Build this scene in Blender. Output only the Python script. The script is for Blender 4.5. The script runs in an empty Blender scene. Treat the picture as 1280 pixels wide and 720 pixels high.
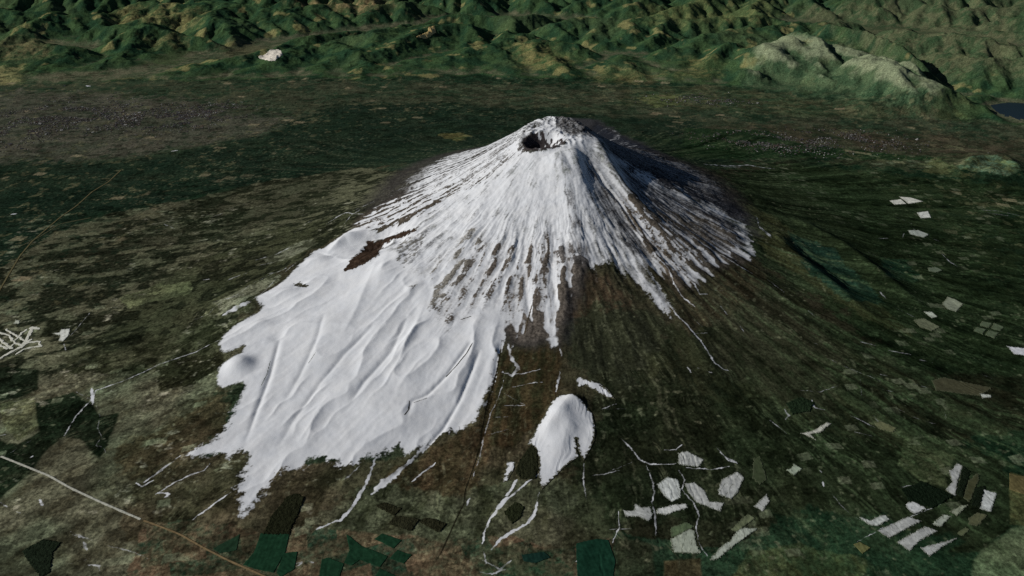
import bpy, math, random, time
import numpy as np
C = bpy.context.scene
COL = C.collection
R = math.radians

# ------------------------------------------------------------- camera, sky, sun, exposure
CAM = (-884.0, -17300.0, 8400.0)
cam_data = bpy.data.cameras.new('camera')
cam_data.lens = 31.16
cam_data.sensor_width = 36.0
cam_data.clip_start = 50.0
cam_data.clip_end = 400000.0
cam = bpy.data.objects.new('camera', cam_data)
COL.objects.link(cam)
cam.location = CAM
cam.rotation_euler = (R(90.0 - 28.0), 0.0, 0.0)
C.camera = cam

SUN_EL = 27.0          # degrees above the horizon
SUN_AZ = 261.0         # compass style, clockwise from +y: the sun stands to the left of the picture
world = bpy.data.worlds.new("World")
C.world = world
world.use_nodes = True
wn, wl = world.node_tree.nodes, world.node_tree.links
wn.clear()
sky = wn.new('ShaderNodeTexSky')
sky.sky_type = 'NISHITA'
sky.sun_disc = False
sky.sun_elevation = R(SUN_EL)
sky.sun_rotation = R(SUN_AZ)
sky.altitude = 3000.0
sky.air_density = 0.8
sky.dust_density = 0.5
bg = wn.new('ShaderNodeBackground')
bg.inputs['Strength'].default_value = 0.05
wo = wn.new('ShaderNodeOutputWorld')
wl.new(sky.outputs[0], bg.inputs[0])
wl.new(bg.outputs[0], wo.inputs[0])

sun_data = bpy.data.lights.new('sun', 'SUN')
sun_data.energy = 5.0
sun_data.angle = R(0.53)
sun_data.color = (1.0, 0.965, 0.92)
sun = bpy.data.objects.new('sun', sun_data)
COL.objects.link(sun)
sun.rotation_euler = (R(90.0 - SUN_EL), 0.0, R(180.0 - SUN_AZ))   # shines from that azimuth and height

C.view_settings.view_transform = 'Standard'
C.view_settings.look = 'None'
C.view_settings.gamma = 1.0
C.view_settings.use_curve_mapping = False
C.view_settings.exposure = -0.5
C.render.engine = 'CYCLES'
C.cycles.use_denoising = False
C.cycles.max_bounces = 3
C.cycles.diffuse_bounces = 2
C.cycles.glossy_bounces = 1

# ------------------------------------------------------------- surveyed shapes, all in world metres (x, y)
RIDGES = [
    ([(-77, -897),(102, -1536),(227, -2489),(292, -3462),(195, -4233)], 150, 280),
    ([(-884, -902),(-1064, -1906),(-1343, -3012),(-1557, -4328)], 55, 150),
    ([(-452, -1069),(-526, -2011),(-670, -3097),(-816, -4007)], 40, 110),
    ([(-1356, -825),(-1714, -1903),(-2102, -3079),(-2374, -4239)], 45, 140),
    ([(-672, -3283),(-614, -4214),(-520, -4950)], 35, 60),
    ([(-173, -3129),(-142, -4230),(-241, -5138)], 30, 60),
    ([(302, -749),(373, -1258),(542, -1841),(831, -2443),(1104, -3175),(1414, -3611)], 105, 125),
    ([(803, -162),(952, -767),(1193, -1327),(1532, -1835),(1928, -2348),(2352, -2734),(3306, -3030)], 165, 165),
    ([(821, -1513),(1139, -1954),(1448, -2631),(1712, -3476),(1985, -4034)], 50, 80),
    ([(597, -846),(834, -1323),(1151, -1807),(1459, -2531),(1626, -2999)], -95, 95),
    ([(1548, -225),(2197, -385),(2895, -1174),(3489, -1823),(3668, -2419)], 60, 120),
    ([(-2161, -753),(-2878, -1757),(-3228, -2764),(-3261, -3685)], 60, 200),
    ([(-4434, -2045),(-4158, -1626),(-3548, -1424),(-2760, -1333),(-1985, -1033)], 130, 130),
    ([(-4255, -2175),(-3698, -2603),(-2976, -2319),(-2544, -2039)], 35, 80),
    ([(-3168, -4443),(-3597, -5178),(-3874, -5816),(-4134, -6683),(-4225, -7338)], -26, 60),
    ([(-2641, -4300),(-2819, -5165),(-3178, -5866),(-3381, -6564)], -30, 60),
    ([(-1530, -5081),(-1879, -5776),(-2158, -6196),(-2387, -6357),(-2430, -6777)], -28, 38),
    ([(-1395, -5272),(-1667, -6303),(-1872, -6879),(-2176, -7415),(-2371, -7716)], -30, 38),
    ([(-4116, -4071),(-4120, -4814),(-4231, -5596),(-4391, -6322)], -25, 60),
    ([(-4770, -4600),(-4715, -5547),(-4740, -6291),(-4728, -7153)], -35, 50),
    ([(-3382, -2717),(-3561, -4064),(-3710, -4873)], 25, 90),
    ([(-2279, -3658),(-2528, -4808),(-2886, -5706)], 35, 80),
    ([(4250, -1329),(4695, -2337),(5118, -3421),(5640, -4388)], 110, 190),
    ([(4615, -1489),(5162, -2337),(5764, -3265)], -140, 230),
    ([(4842, -377),(5674, -1241),(6091, -2359),(6660, -3610)], 130, 190),
    ([(6641, -1743),(6932, -2597),(7266, -3235)], -90, 200),
    ([(33, -6256),(-177, -6647),(-521, -7256)], 110, 110),
    ([(33, -6256),(268, -6682),(312, -7321)], 85, 100),
    ([(33, -6256),(-46, -6848),(-213, -7468),(-450, -7906)], 35, 90),
    ([(31, -7498),(-64, -7192)], -14, 50),
    ([(257, -3596),(122, -4603),(-52, -5503),(35, -6223)], 55, 170),
    ([(-1065, -5108),(-1185, -6322),(-1336, -7298),(-1511, -8457),(-1804, -9464)], -40, 50),
    ([(766, -3847),(1198, -4937),(1692, -5991),(2120, -6975)], 50, 200),
    ([(1791, -4437),(2189, -5256),(2494, -6291)], 55, 150),
    ([(244, -6518),(470, -7322),(784, -8474)], -35, 120),
]
KNOLLS = [
    ((-51, -6927), 90, 420, 480, 2),
    ((-5311, -5233), 150, 230, 210, 2.4),
    ((-5086, -3181), 75, 260, 150, 2),
    ((-4605, -2215), 90, 300, 130, 2),
    ((-4087, -2988), -45, 260, 130, 2),
    ((-5269, -4122), 45, 260, 120, 2),
    ((-3997, -1634), 60, 220, 110, 2),
    ((-5292, -3558), -40, 240, 90, 2),
    ((-4950, -5153), -25, 140, 160, 2),
    ((-5778, -3368), 60, 330, 170, 2),
    ((-4757, -2983), -45, 130, 70, 2),
    ((-4817, -4572), -70, 150, 120, 2),
    ((-4369, -3994), -22, 300, 80, 2),
    ((-3447, -1970), -230, 420, 240, 2.5),
    ((-4377, -2010), -25, 90, 90, 2),
    ((278, -6022), 40, 260, 120, 2),
]
FAR_KNOLLS = [
    ((11844, 5094), 380, 1100, 900),
]
CRATER = (-267, -455)
SMOOTH_ZONE = [(-4696, -1315),(-4050, -1292),(-3259, -2502),(-2834, -3002),(-2437, -3424),(-2374, -4239),(-1931, -4861),(-1554, -4421),(-884, -4570),(-1010, -5477),(-1346, -6983),(-2410, -7863),(-3024, -8137),(-4294, -9043),(-5744, -7739),(-5762, -5619),(-6500, -3168),(-5609, -2246)]
FAR_RIDGES = [
    ([(9013, 16459),(10113, 17156),(11580, 17442),(12414, 16323),(12815, 14637),(12775, 11787)], 1150, 1500, 1500, 1),
    ([(7364, 14449),(8570, 15831),(9491, 16495),(10164, 16227),(11226, 14939),(11962, 13054),(12447, 11559),(12527, 9636)], 1020, 3000, 1700, 1),
    ([(12239, 10147),(13480, 11252),(13789, 10782),(13768, 9537),(13745, 7992)], 480, 1300, 900, 1),
    ([(-14849, 14166),(-13953, 14847),(-10886, 15315),(-8059, 15918),(-5621, 15554),(-3193, 14617),(-884, 13944)], 330, 1100, 900, 1),
    ([(-10157, 14882),(-9840, 16619),(-9174, 18530),(-7924, 18674),(-6692, 16881),(-5259, 15120)], 560, 1800, 900, 1),
    ([(-5960, 16028),(-5352, 18607),(-4246, 20746),(-2932, 21399),(-1559, 20907),(-554, 19956)], 640, 2000, 900, 1),
    ([(-884, 17072),(392, 18607),(1642, 18176),(2973, 18899),(4758, 17894),(6061, 18176)], 640, 1600, 900, 1),
    ([(-884, 16627),(-23, 17158),(705, 16891),(1214, 15120),(2022, 13286)], 620, 1500, 700, 1),
    ([(2448, 14882),(3173, 16233),(3579, 15362),(3717, 13515)], 560, 1100, 700, 1),
    ([(6142, 14632),(7257, 17192),(7871, 17192),(7777, 15363),(7363, 13142)], 800, 1200, 900, 1),
    ([(-15601, 17741),(-14412, 17471),(-13377, 16683),(-12528, 15438)], 420, 900, 700, 1),
]
VALLEYS = [
    ([(-17633, 14501),(-15993, 14724),(-14374, 15881),(-13517, 17894),(-11901, 17762),(-11155, 19840),(-10055, 20886),(-9155, 21508),(-7553, 22312),(-5225, 23661),(-3858, 24912),(-884, 24368)], 1000),
    ([(-884, 25848),(2078, 24729),(4220, 24012),(6713, 23661),(8595, 24012)], 1100),
    ([(12241, 24012),(13892, 23488),(16886, 21987),(20208, 18983)], 1900),
    ([(-21652, 18983),(-20101, 19840),(-18201, 19265)], 800),
]
LAKE = [(14836, 11338),(15660, 11616),(16573, 11430),(16872, 10531),(16063, 9514),(14735, 9351),(14562, 10014)]
SNOW = [(-562, -63),(-884, -133),(-1537, -75),(-2205, -24),(-2867, -178),(-3356, -329),(-3735, -519),(-3967, -757),(-4127, -1205),(-4356, -1567),(-4530, -1750),(-4724, -1813),(-4866, -2195),(-4987, -2374),(-5115, -2710),(-5300, -3010),(-5519, -3299),(-5426, -3463),(-5302, -3504),(-5383, -3758),(-5528, -3859),(-5705, -4053),(-5813, -4278),(-5814, -4648),(-5661, -4859),(-5476, -4796),(-5358, -4679),(-5328, -4894),(-5511, -5134),(-5624, -5273),(-5572, -5607),(-5443, -5794),(-5163, -5693),(-5068, -5769),(-5103, -6032),(-5143, -6296),(-5138, -6495),(-5177, -6784),(-5260, -7019),(-5483, -7132),(-5577, -7239),(-5494, -7351),(-5295, -7372),(-5050, -7347),(-4899, -7395),(-4769, -7281),(-4610, -7413),(-4609, -7682),(-4654, -7922),(-4680, -8069),(-4629, -8212),(-4514, -8195),(-4485, -8435),(-4396, -8627),(-4340, -8561),(-4267, -8299),(-4170, -8027),(-4045, -7760),(-3940, -7689),(-3762, -7752),(-3677, -7502),(-3572, -7462),(-3322, -7610),(-3119, -7699),(-2983, -7651),(-2870, -7507),(-2698, -7459),(-2506, -7267),(-2392, -7387),(-2237, -7359),(-2067, -7240),(-1916, -7092),(-1635, -6975),(-1466, -6853),(-1332, -6661),(-1266, -6449),(-1212, -6156),(-1144, -5812),(-1111, -5488),(-1051, -5131),(-963, -4804),(-884, -5315),(-729, -5018),(-592, -4586),(-460, -4576),(-392, -4988),(-249, -5348),(-111, -5090),(-119, -4637),(3, -4271),(168, -3664),(289, -3455),(516, -3434),(803, -3346),(1010, -3428),(1229, -3636),(1420, -3925),(1566, -4295),(1756, -4497),(1834, -4402),(1785, -4083),(1667, -3713),(1534, -3401),(1727, -3471),(2044, -3608),(2285, -3717),(2483, -3535),(2430, -3160),(2671, -3288),(2955, -2923),(3315, -2625),(3501, -2684),(3655, -2478),(3714, -1874),(3754, -1274),(3786, -852),(3474, -364),(2985, 196),(2647, 1253),(2380, 4361),(2063, 6971),(1608, 8233),(343, 326),(-66, 314)]
ROCK_AND_SHADE = [
    ([(-644, -245),(-1552, 368),(-2909, 254),(-3962, -561),(-4120, -1246),(-3530, -1563),(-2725, -1705),(-2354, -1454),(-1506, -1161),(-884, -895),(-494, -780)], 1.15, (74, 66, 54)),
    ([(-1615, -2583),(-2076, -3522),(-2353, -4490),(-2124, -4897),(-1423, -4280),(-1083, -4579),(-884, -5138),(-114, -5175),(447, -3394),(41, -3040),(-158, -2618),(-884, -2719)], 0.75, (84, 76, 66)),
    ([(-2468, -3008),(-2881, -3249),(-2561, -4431),(-2110, -4100),(-1467, -2624),(-1187, -1698),(-1635, -1979)], 0.55, (110, 106, 96)),
    ([(237, -1832),(447, -3394),(-42, -3376),(-153, -2444)], 0.5, (90, 86, 82)),
    ([(-67, 287),(1608, 8233),(2429, 4703),(2873, 1501),(3485, 86),(3861, -886),(3352, -926),(2449, -882),(1631, -926),(1168, -670),(790, -295),(71, -304)], 1.25, (40, 44, 52)),  # right flank's shade painted in as dark blue-grey under thin snow
    ([(1080, -1740),(1463, -2468),(1849, -2959),(2514, -3352),(3437, -2767),(3431, -1719),(2696, -1356),(1840, -1798),(1397, -1569)], 0.9, (70, 64, 54)),
    ([(938, -1592),(1315, -2479),(1771, -3564),(2013, -3839),(2479, -3561),(2144, -2924),(1634, -2255),(1244, -1573)], 0.9, (80, 70, 56)),
    ([(-884, -452),(-696, -720),(-261, -824),(244, -655),(318, -426),(69, -352),(-415, -744)], 0.9, (60, 50, 44)),
]
THIN_AND_SHADE = [
    ([(-1615, -2583),(-2076, -3522),(-2353, -4490),(-2124, -4897),(-1423, -4280),(-1083, -4579),(-884, -5138),(-114, -5175),(447, -3394),(41, -3040),(-158, -2618),(-884, -2719)], 0.85),
    ([(241, -1745),(447, -3394),(-53, -3659),(156, -2701)], 0.7),
    ([(-2934, -2699),(-2539, -2084),(-2062, -2480),(-2233, -3273),(-2723, -3396)], 0.85),
    ([(-181, 320),(102, 425),(1690, 8351),(1947, 6952),(815, -17),(320, -399),(71, -304),(-47, -52)], 0.35),
    ([(764, 8849),(1627, 8456),(2473, 5019),(2948, 1897),(3498, 151),(3937, -916),(3868, -1547),(3252, -1006),(2464, -793),(1679, -515),(1263, -546),(1048, -546),(859, -85),(424, -242),(83, -14)], 0.22),  # thin snow, cut back further to paint in the flank's shadow
    ([(1246, -715),(1631, -926),(2432, -1001),(3191, -1308),(3633, -1890),(2916, -2728),(2357, -2476),(1807, -2042),(1397, -1569)], 0.5),
    ([(603, -741),(846, -1135),(1164, -1640),(1463, -2468),(1695, -3014),(1378, -3270),(1014, -2538),(688, -1881),(411, -1365)], 0.6),  # shadow band between two ribs, put in as thinner snow
]
SCARS_AND_SHADE = [
    ([(-4019, -2847),(-3920, -2519),(-3788, -2020),(-3673, -1705),(-3477, -1765),(-3071, -1737),(-2645, -1906),(-2701, -1987),(-3017, -1950),(-3344, -1869),(-3346, -2500),(-3538, -2654),(-3762, -2772)], (52, 38, 26)),  # brown scar; its narrow dark arm is partly painted-in pit shade
    ([(-4915, -2925),(-4783, -2913),(-4564, -3107),(-4580, -3177),(-4743, -3153)], (56, 54, 40)),
    ([(-3008, -2056),(-2571, -2067),(-2453, -2238),(-2640, -2701),(-2828, -3047),(-2982, -2807)], (150, 146, 134)),
]
STROKES = [
    ([(-2115, -7201),(-2329, -7575),(-2457, -7725),(-2619, -7939),(-2759, -8118)], 26, 0.8),
    ([(-2455, -7748),(-2573, -7869),(-2715, -8037)], 60, 0.9),
    ([(-2786, -7466),(-2844, -7873),(-2993, -8347),(-3116, -8556),(-3399, -8713)], 20, 0.9),
    ([(-2983, -7651),(-3075, -7776),(-3166, -7893)], 12, 0.5),
    ([(-1943, -7538),(-2096, -7709),(-2245, -7884)], 10, 0.8),
    ([(-4668, -8071),(-4848, -8309),(-5065, -8498)], 12, 0.8),
    ([(-5612, -7279),(-5768, -7503),(-5959, -7766)], 18, 0.55),
    ([(-5126, -7480),(-5169, -7604),(-5367, -7692),(-5549, -7825),(-5706, -8012)], 13, 0.7),
    ([(-6069, -7772),(-5954, -7843),(-5842, -7721)], 14, 0.8),
    ([(-5683, -7984),(-5516, -8024),(-5575, -8076)], 22, 0.8),
    ([(-5821, -4481),(-6175, -4699),(-6702, -4956),(-6900, -5152),(-7203, -5400),(-7519, -5586),(-7480, -5802),(-7571, -6219),(-7546, -6696)], 11, 0.65),
    ([(-7612, -5515),(-7420, -5947)], 22, 0.9),
    ([(-8679, -3883),(-8656, -3013)], 7, 0.5),
    ([(-8677, -4144),(-8519, -4406)], 9, 0.6),
    ([(-7477, -5841),(-7833, -5605)], 6, 0.5),
    ([(-7367, -5953),(-7183, -6253),(-7102, -6545),(-6928, -6795)], 7, 0.4),
    ([(-6950, -6829),(-6959, -6953),(-6813, -7020),(-6746, -7127)], 9, 0.5),
    ([(-830, -7892),(-884, -8058),(-969, -8166)], 20, 1),
    ([(-490, -7793),(-667, -7929),(-830, -8104),(-927, -8198),(-1073, -8406),(-1174, -8584),(-1231, -8782),(-1256, -8973)], 16, 0.85),
    ([(-948, -8196),(-1073, -8391)], 30, 1),
    ([(-546, -8301),(-604, -8529),(-699, -8664),(-884, -8792),(-1035, -8915),(-1134, -9056)], 17, 1),
    ([(-521, -8129),(-568, -8355)], 8, 0.7),
    ([(-1439, -8179),(-1486, -8323)], 18, 0.7),
    ([(-140, -5775),(-187, -6025),(-218, -6196)], 14, 0.8),
    ([(-118, -5258),(-100, -5442)], 12, 0.6),
    ([(113, -7612),(83, -7895),(102, -8245)], 8, 0.6),
    ([(-948, -5135),(-909, -5407),(-784, -5662),(-884, -5827),(-1033, -5748)], 26, 0.7),
    ([(-884, -5793),(-698, -5785),(-449, -5725)], 7, 0.7),
    ([(-884, -6061),(-639, -6008),(-418, -5993)], 6, 0.8),
    ([(-1005, -6184),(-824, -6326),(-669, -6454)], 6, 0.5),
    ([(-1004, -6432),(-681, -6450)], 6, 0.6),
    ([(-1179, -6671),(-908, -6669)], 6, 0.6),
    ([(-1275, -7041),(-930, -6917)], 6, 0.5),
    ([(-1007, -5910),(-1101, -6314),(-1193, -6555),(-1296, -7118),(-1333, -7422),(-1429, -7860)], 7, 0.6),
    ([(443, -6555),(581, -6467),(669, -6430)], 7, 0.6),
    ([(480, -6541),(839, -6520)], 5, 0.4),
    ([(673, -7114),(810, -7325),(899, -7523),(1024, -7593),(1388, -7601)], 10, 0.75),
    ([(1522, -7670),(1871, -7693),(2128, -7628)], 9, 0.8),
    ([(976, -7623),(1019, -7886),(1022, -8106),(966, -8289),(977, -8521),(941, -8856)], 9, 0.65),
    ([(1403, -7721),(1463, -7894),(1392, -8067),(1520, -8322),(1549, -8521),(1471, -8725),(1467, -8980),(1531, -9174)], 9, 0.65),
    ([(505, -8459),(488, -8726),(374, -8961)], 7, 0.8),
    ([(364, -8746),(649, -8745)], 4, 0.5),
    ([(1260, -7337),(1430, -7329),(1534, -7240)], 6, 0.7),
    ([(208, -7822),(431, -7773),(601, -7715)], 8, 0.5),
    ([(434, -7743),(782, -7569)], 5, 0.4),
    ([(2017, -7279),(2129, -7510),(2262, -7574)], 8, 0.7),
    ([(2088, -7436),(2234, -7545)], 8, 0.5),
    ([(1765, -4124),(1859, -4418),(2002, -4628),(2077, -4820),(2165, -5003),(2241, -5302),(2300, -5537),(2430, -5665),(2495, -5664)], 12, 0.9),
    ([(2098, -4856),(2332, -4803)], 7, 0.6),
    ([(1866, -5658),(1900, -5760)], 14, 0.7),
    ([(2019, -5646),(2223, -5759)], 6, 0.5),
    ([(1671, -2974),(1873, -3304),(1940, -3657),(2029, -3925),(2211, -4169)], 11, 0.9),
    ([(1953, -3049),(2147, -3409),(2304, -3588),(2365, -3828),(2498, -3794)], 13, 0.9),
    ([(2312, -3272),(2440, -3362),(2517, -3507)], 45, 0.8),
    ([(2648, -3662),(2815, -3672)], 6, 0.7),
    ([(2672, -4064),(2770, -4278)], 8, 0.6),
    ([(2919, -4549),(2955, -4691)], 8, 0.6),
    ([(2923, -2686),(3188, -2870),(3450, -3046)], 12, 0.6),
    ([(4063, -748),(3999, -1337),(4040, -1496),(4153, -1687)], 9, 0.7),
    ([(4036, -1320),(4143, -1601)], 26, 0.6),
    ([(3721, -3156),(3940, -3455)], 7, 0.5),
    ([(4247, -3917),(4363, -4107)], 7, 0.5),
    ([(5873, -2964),(5915, -3183)], 14, 0.7),
    ([(6195, -1401),(6322, -1511)], 8, 0.5),
    ([(6729, -557),(6971, -464)], 9, 0.6),
    ([(7326, -344),(7461, -97)], 9, 0.6),
    ([(7921, -967),(7925, -1333),(8004, -1489)], 10, 0.8),
    ([(7525, 974),(7805, 755),(7902, 550)], 8, 0.4),
    ([(7797, 426),(7813, -6)], 12, 0.3),
    ([(8037, -183),(8154, -314)], 9, 0.5),
    ([(5990, -3459),(6201, -3672),(6480, -3875)], 9, 0.4),
    ([(4936, -4633),(5183, -4707)], 8, 0.5),
    ([(5345, -4820),(5694, -4893)], 12, 0.6),
    ([(5805, -5025),(5987, -5069)], 12, 0.4),
    ([(6667, -5254),(6846, -5381)], 8, 0.4),
    ([(4227, -5177),(4490, -5384),(4818, -5572),(4924, -5636)], 8, 0.5),
    ([(4980, -5476),(5100, -5504)], 9, 0.4),
    ([(5425, -5668),(5719, -5741)], 7, 0.4),
    ([(4601, -5641),(4491, -6048)], 5, 0.4),
    ([(4726, -5836),(5091, -5882),(5343, -6049)], 6, 0.35),
    ([(4943, -6280),(5218, -6522),(5429, -6599)], 8, 0.35),
    ([(5735, -6155),(5619, -6524)], 4, 0.3),
    ([(3675, -6207),(3658, -6391),(3801, -6405)], 10, 0.6),
    ([(3557, -6005),(3859, -6000),(4201, -5821)], 6, 0.45),
    ([(4186, -6502),(4386, -6659),(4482, -6732)], 7, 0.7),
    ([(4121, -6849),(4356, -6921)], 14, 0.4),
    ([(4520, -6502),(4566, -6656),(4745, -6818),(4773, -6903)], 16, 0.35),
    ([(2911, -6685),(3025, -6843),(3091, -6953)], 7, 0.6),
    ([(3187, -6442),(3226, -6573),(3159, -6645)], 14, 0.5),
    ([(3338, -7891),(3334, -7979)], 14, 0.9),
    ([(3383, -7669),(3390, -7725)], 10, 0.7),
    ([(3390, -8080),(3453, -8294),(3548, -8495),(3674, -8586)], 6, 0.4),
    ([(3456, -8934),(3836, -8718),(4879, -8203)], 5, 0.55),
    ([(4389, -7936),(4630, -7880)], 6, 0.5),
    ([(3886, -4738),(4157, -4824)], 6, 0.4),
    ([(2091, -4409),(2285, -4694)], 5, 0.3),
    ([(-6564, -8691),(-6437, -8747)], 12, 0.6),
    ([(-6602, -8649),(-6385, -8747),(-6225, -8809)], 9, 0.5),
    ([(-6359, -8832),(-6264, -8965)], 22, 0.4),
    ([(-6017, -8893),(-5668, -9007),(-5426, -9118)], 8, 0.5),
    ([(-6146, -9201),(-5985, -9229),(-5966, -9303)], 10, 0.6),
    ([(-7278, -8046),(-7197, -8153)], 26, 0.9),
    ([(-7819, -8064),(-7673, -8159)], 12, 0.7),
    ([(-7504, -8258),(-7443, -8275)], 9, 0.5),
    ([(-7835, -7154),(-7804, -7121)], 12, 0.9),
    ([(-8208, -7063),(-8015, -6775)], 4, 0.4),
    ([(-8546, -6629),(-8465, -6596)], 8, 0.6),
    ([(-6504, -9114),(-6406, -9178),(-6260, -9168),(-6170, -9095)], 6, 0.3),
    ([(-1232, -9104),(-1198, -9286)], 14, 0.6),
    ([(-1249, -9225),(-1030, -9373),(-884, -9232)], 12, 0.5),
    ([(-1273, -9405),(-1126, -9443),(-962, -9373)], 12, 0.6),
    ([(-46, -9221),(112, -9088),(218, -9023),(327, -9138)], 14, 0.8),
    ([(118, -9013),(160, -9111),(275, -9166)], 34, 0.6),
    ([(-98, -9267),(55, -9182)], 9, 0.7),
    ([(-3546, -9254),(-3474, -9218),(-3518, -9291)], 10, 0.6),
    ([(-3419, -9195),(-3330, -9245)], 12, 0.5),
    ([(-5974, -3687),(-5853, -3599),(-5755, -3521),(-5572, -3440)], 50, 0.85),
    ([(-6341, -3188),(-5987, -3120),(-5786, -3041)], 14, 0.45),
    ([(-6570, -3662),(-6253, -3620),(-6106, -3219),(-5878, -2972),(-5676, -2594),(-5251, -2297)], 6, 0.45),
    ([(-5721, -3543),(-5489, -3305),(-5288, -2612),(-5086, -2336),(-4920, -2149)], 5, 0.5),
    ([(-5905, -1694),(-5526, -1595),(-5253, -1370)], 26, 0.35),
    ([(-5814, -1932),(-5501, -1913)], 14, 0.4),
    ([(-5507, -2346),(-5283, -2421),(-5149, -2329)], 8, 0.6),
    ([(-6807, -2217),(-6681, -2218)], 12, 0.7),
    ([(-6285, -2344),(-6089, -2211)], 14, 0.5),
    ([(-6044, -2199),(-5943, -2166)], 10, 0.5),
    ([(-7636, 961),(-7386, 1164)], 9, 0.4),
    ([(-8640, 811),(-8292, 483)], 14, 0.45),
    ([(-5354, -753),(-5134, -355),(-5026, -295)], 6, 0.35),
    ([(-5424, 182),(-5317, 248)], 12, 0.3),
    ([(-4686, -655),(-4527, -415),(-4344, -291),(-3896, -672)], 10, 0.7),
    ([(-4280, -874),(-4180, -466),(-4027, -358)], 8, 0.7),
    ([(-4121, -297),(-3737, -17)], 10, 0.5),
    ([(-3543, -183),(-3797, -85)], 6, 0.4),
    ([(3668, 2636),(4369, 3130),(4973, 3556),(5260, 3492),(5646, 3568)], 26, 0.55),
    ([(4110, 2860),(4669, 3143)], 20, 0.5),
    ([(9993, 1842),(10533, 1852),(10962, 1579)], 9, 0.6),
    ([(10044, 1709),(10622, 1577)], 8, 0.5),
    ([(-12730, 2029),(-12636, 2070)], 22, 0.9),
    ([(-10417, 6442),(-10279, 6503)], 40, 0.7),
    ([(-15944, 13755),(-15788, 13653)], 50, 0.9),
    ([(-884, -506),(-805, -616)], 10, 0.6),
]
DARKSTROKES = [
    ([(-1502, -5099),(-1608, -5363),(-1760, -5627),(-1936, -5860)], 10, (40, 36, 32)),
    ([(-2423, -6325),(-2416, -6528),(-2471, -6685)], 8, (40, 36, 32)),
    ([(-2150, -6281),(-2381, -6399)], 5, (60, 58, 56)),
    ([(-1551, -4461),(-1749, -4534)], 6, (60, 56, 48)),
    ([(-4801, -5159),(-4772, -5514),(-4812, -5832)], 5, (90, 92, 90)),
    ([(-4063, -5093),(-4150, -5343)], 6, (120, 122, 120)),
    ([(-1040, -4949),(-1086, -5497),(-1166, -5983),(-1265, -6481),(-1323, -6974),(-1338, -7272),(-1435, -7714),(-1509, -8037),(-1519, -8289),(-1610, -8564),(-1679, -8801),(-1762, -9089),(-1904, -9433)], 9, (24, 20, 14)),
    ([(-547, -4241),(-619, -4586),(-689, -4948)], 10, (56, 44, 32)),
    ([(555, -6354),(697, -6751),(838, -7065)], 12, (22, 24, 16)),
    ([(447, -3394),(829, -3893),(1234, -4599)], 8, (40, 34, 28)),
]
ROADS = [
    ('forest_strip', [(-8311, -7092),(-7845, -7326),(-7397, -7549),(-6954, -7833),(-6498, -8081),(-6096, -8284),(-5729, -8470)], 30, (150, 150, 138), 'straight pale snow dusted firebreak across the brown moorland'),
    ('gravel_track', [(-5729, -8470),(-5393, -8620),(-5150, -8731),(-4768, -8971),(-4352, -9203),(-3899, -9430),(-3678, -9550)], 24, (104, 82, 58), 'tan gravel road running between brown and green farm plots'),
    ('highway', [(-10807, -2510),(-11087, -1343),(-11311, -396),(-11413, 344),(-11416, 1705),(-11343, 2393),(-11368, 3361),(-11237, 4026),(-11265, 4988)], 38, (80, 70, 48), 'tan highway cutting diagonally through the dark forest'),
    ('track', [(-11584, 43),(-11354, 592),(-11226, 1294),(-10839, 1469),(-10603, 1575)], 30, (70, 66, 48), 'short tan track joining the highway through the dark forest'),
]
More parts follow.
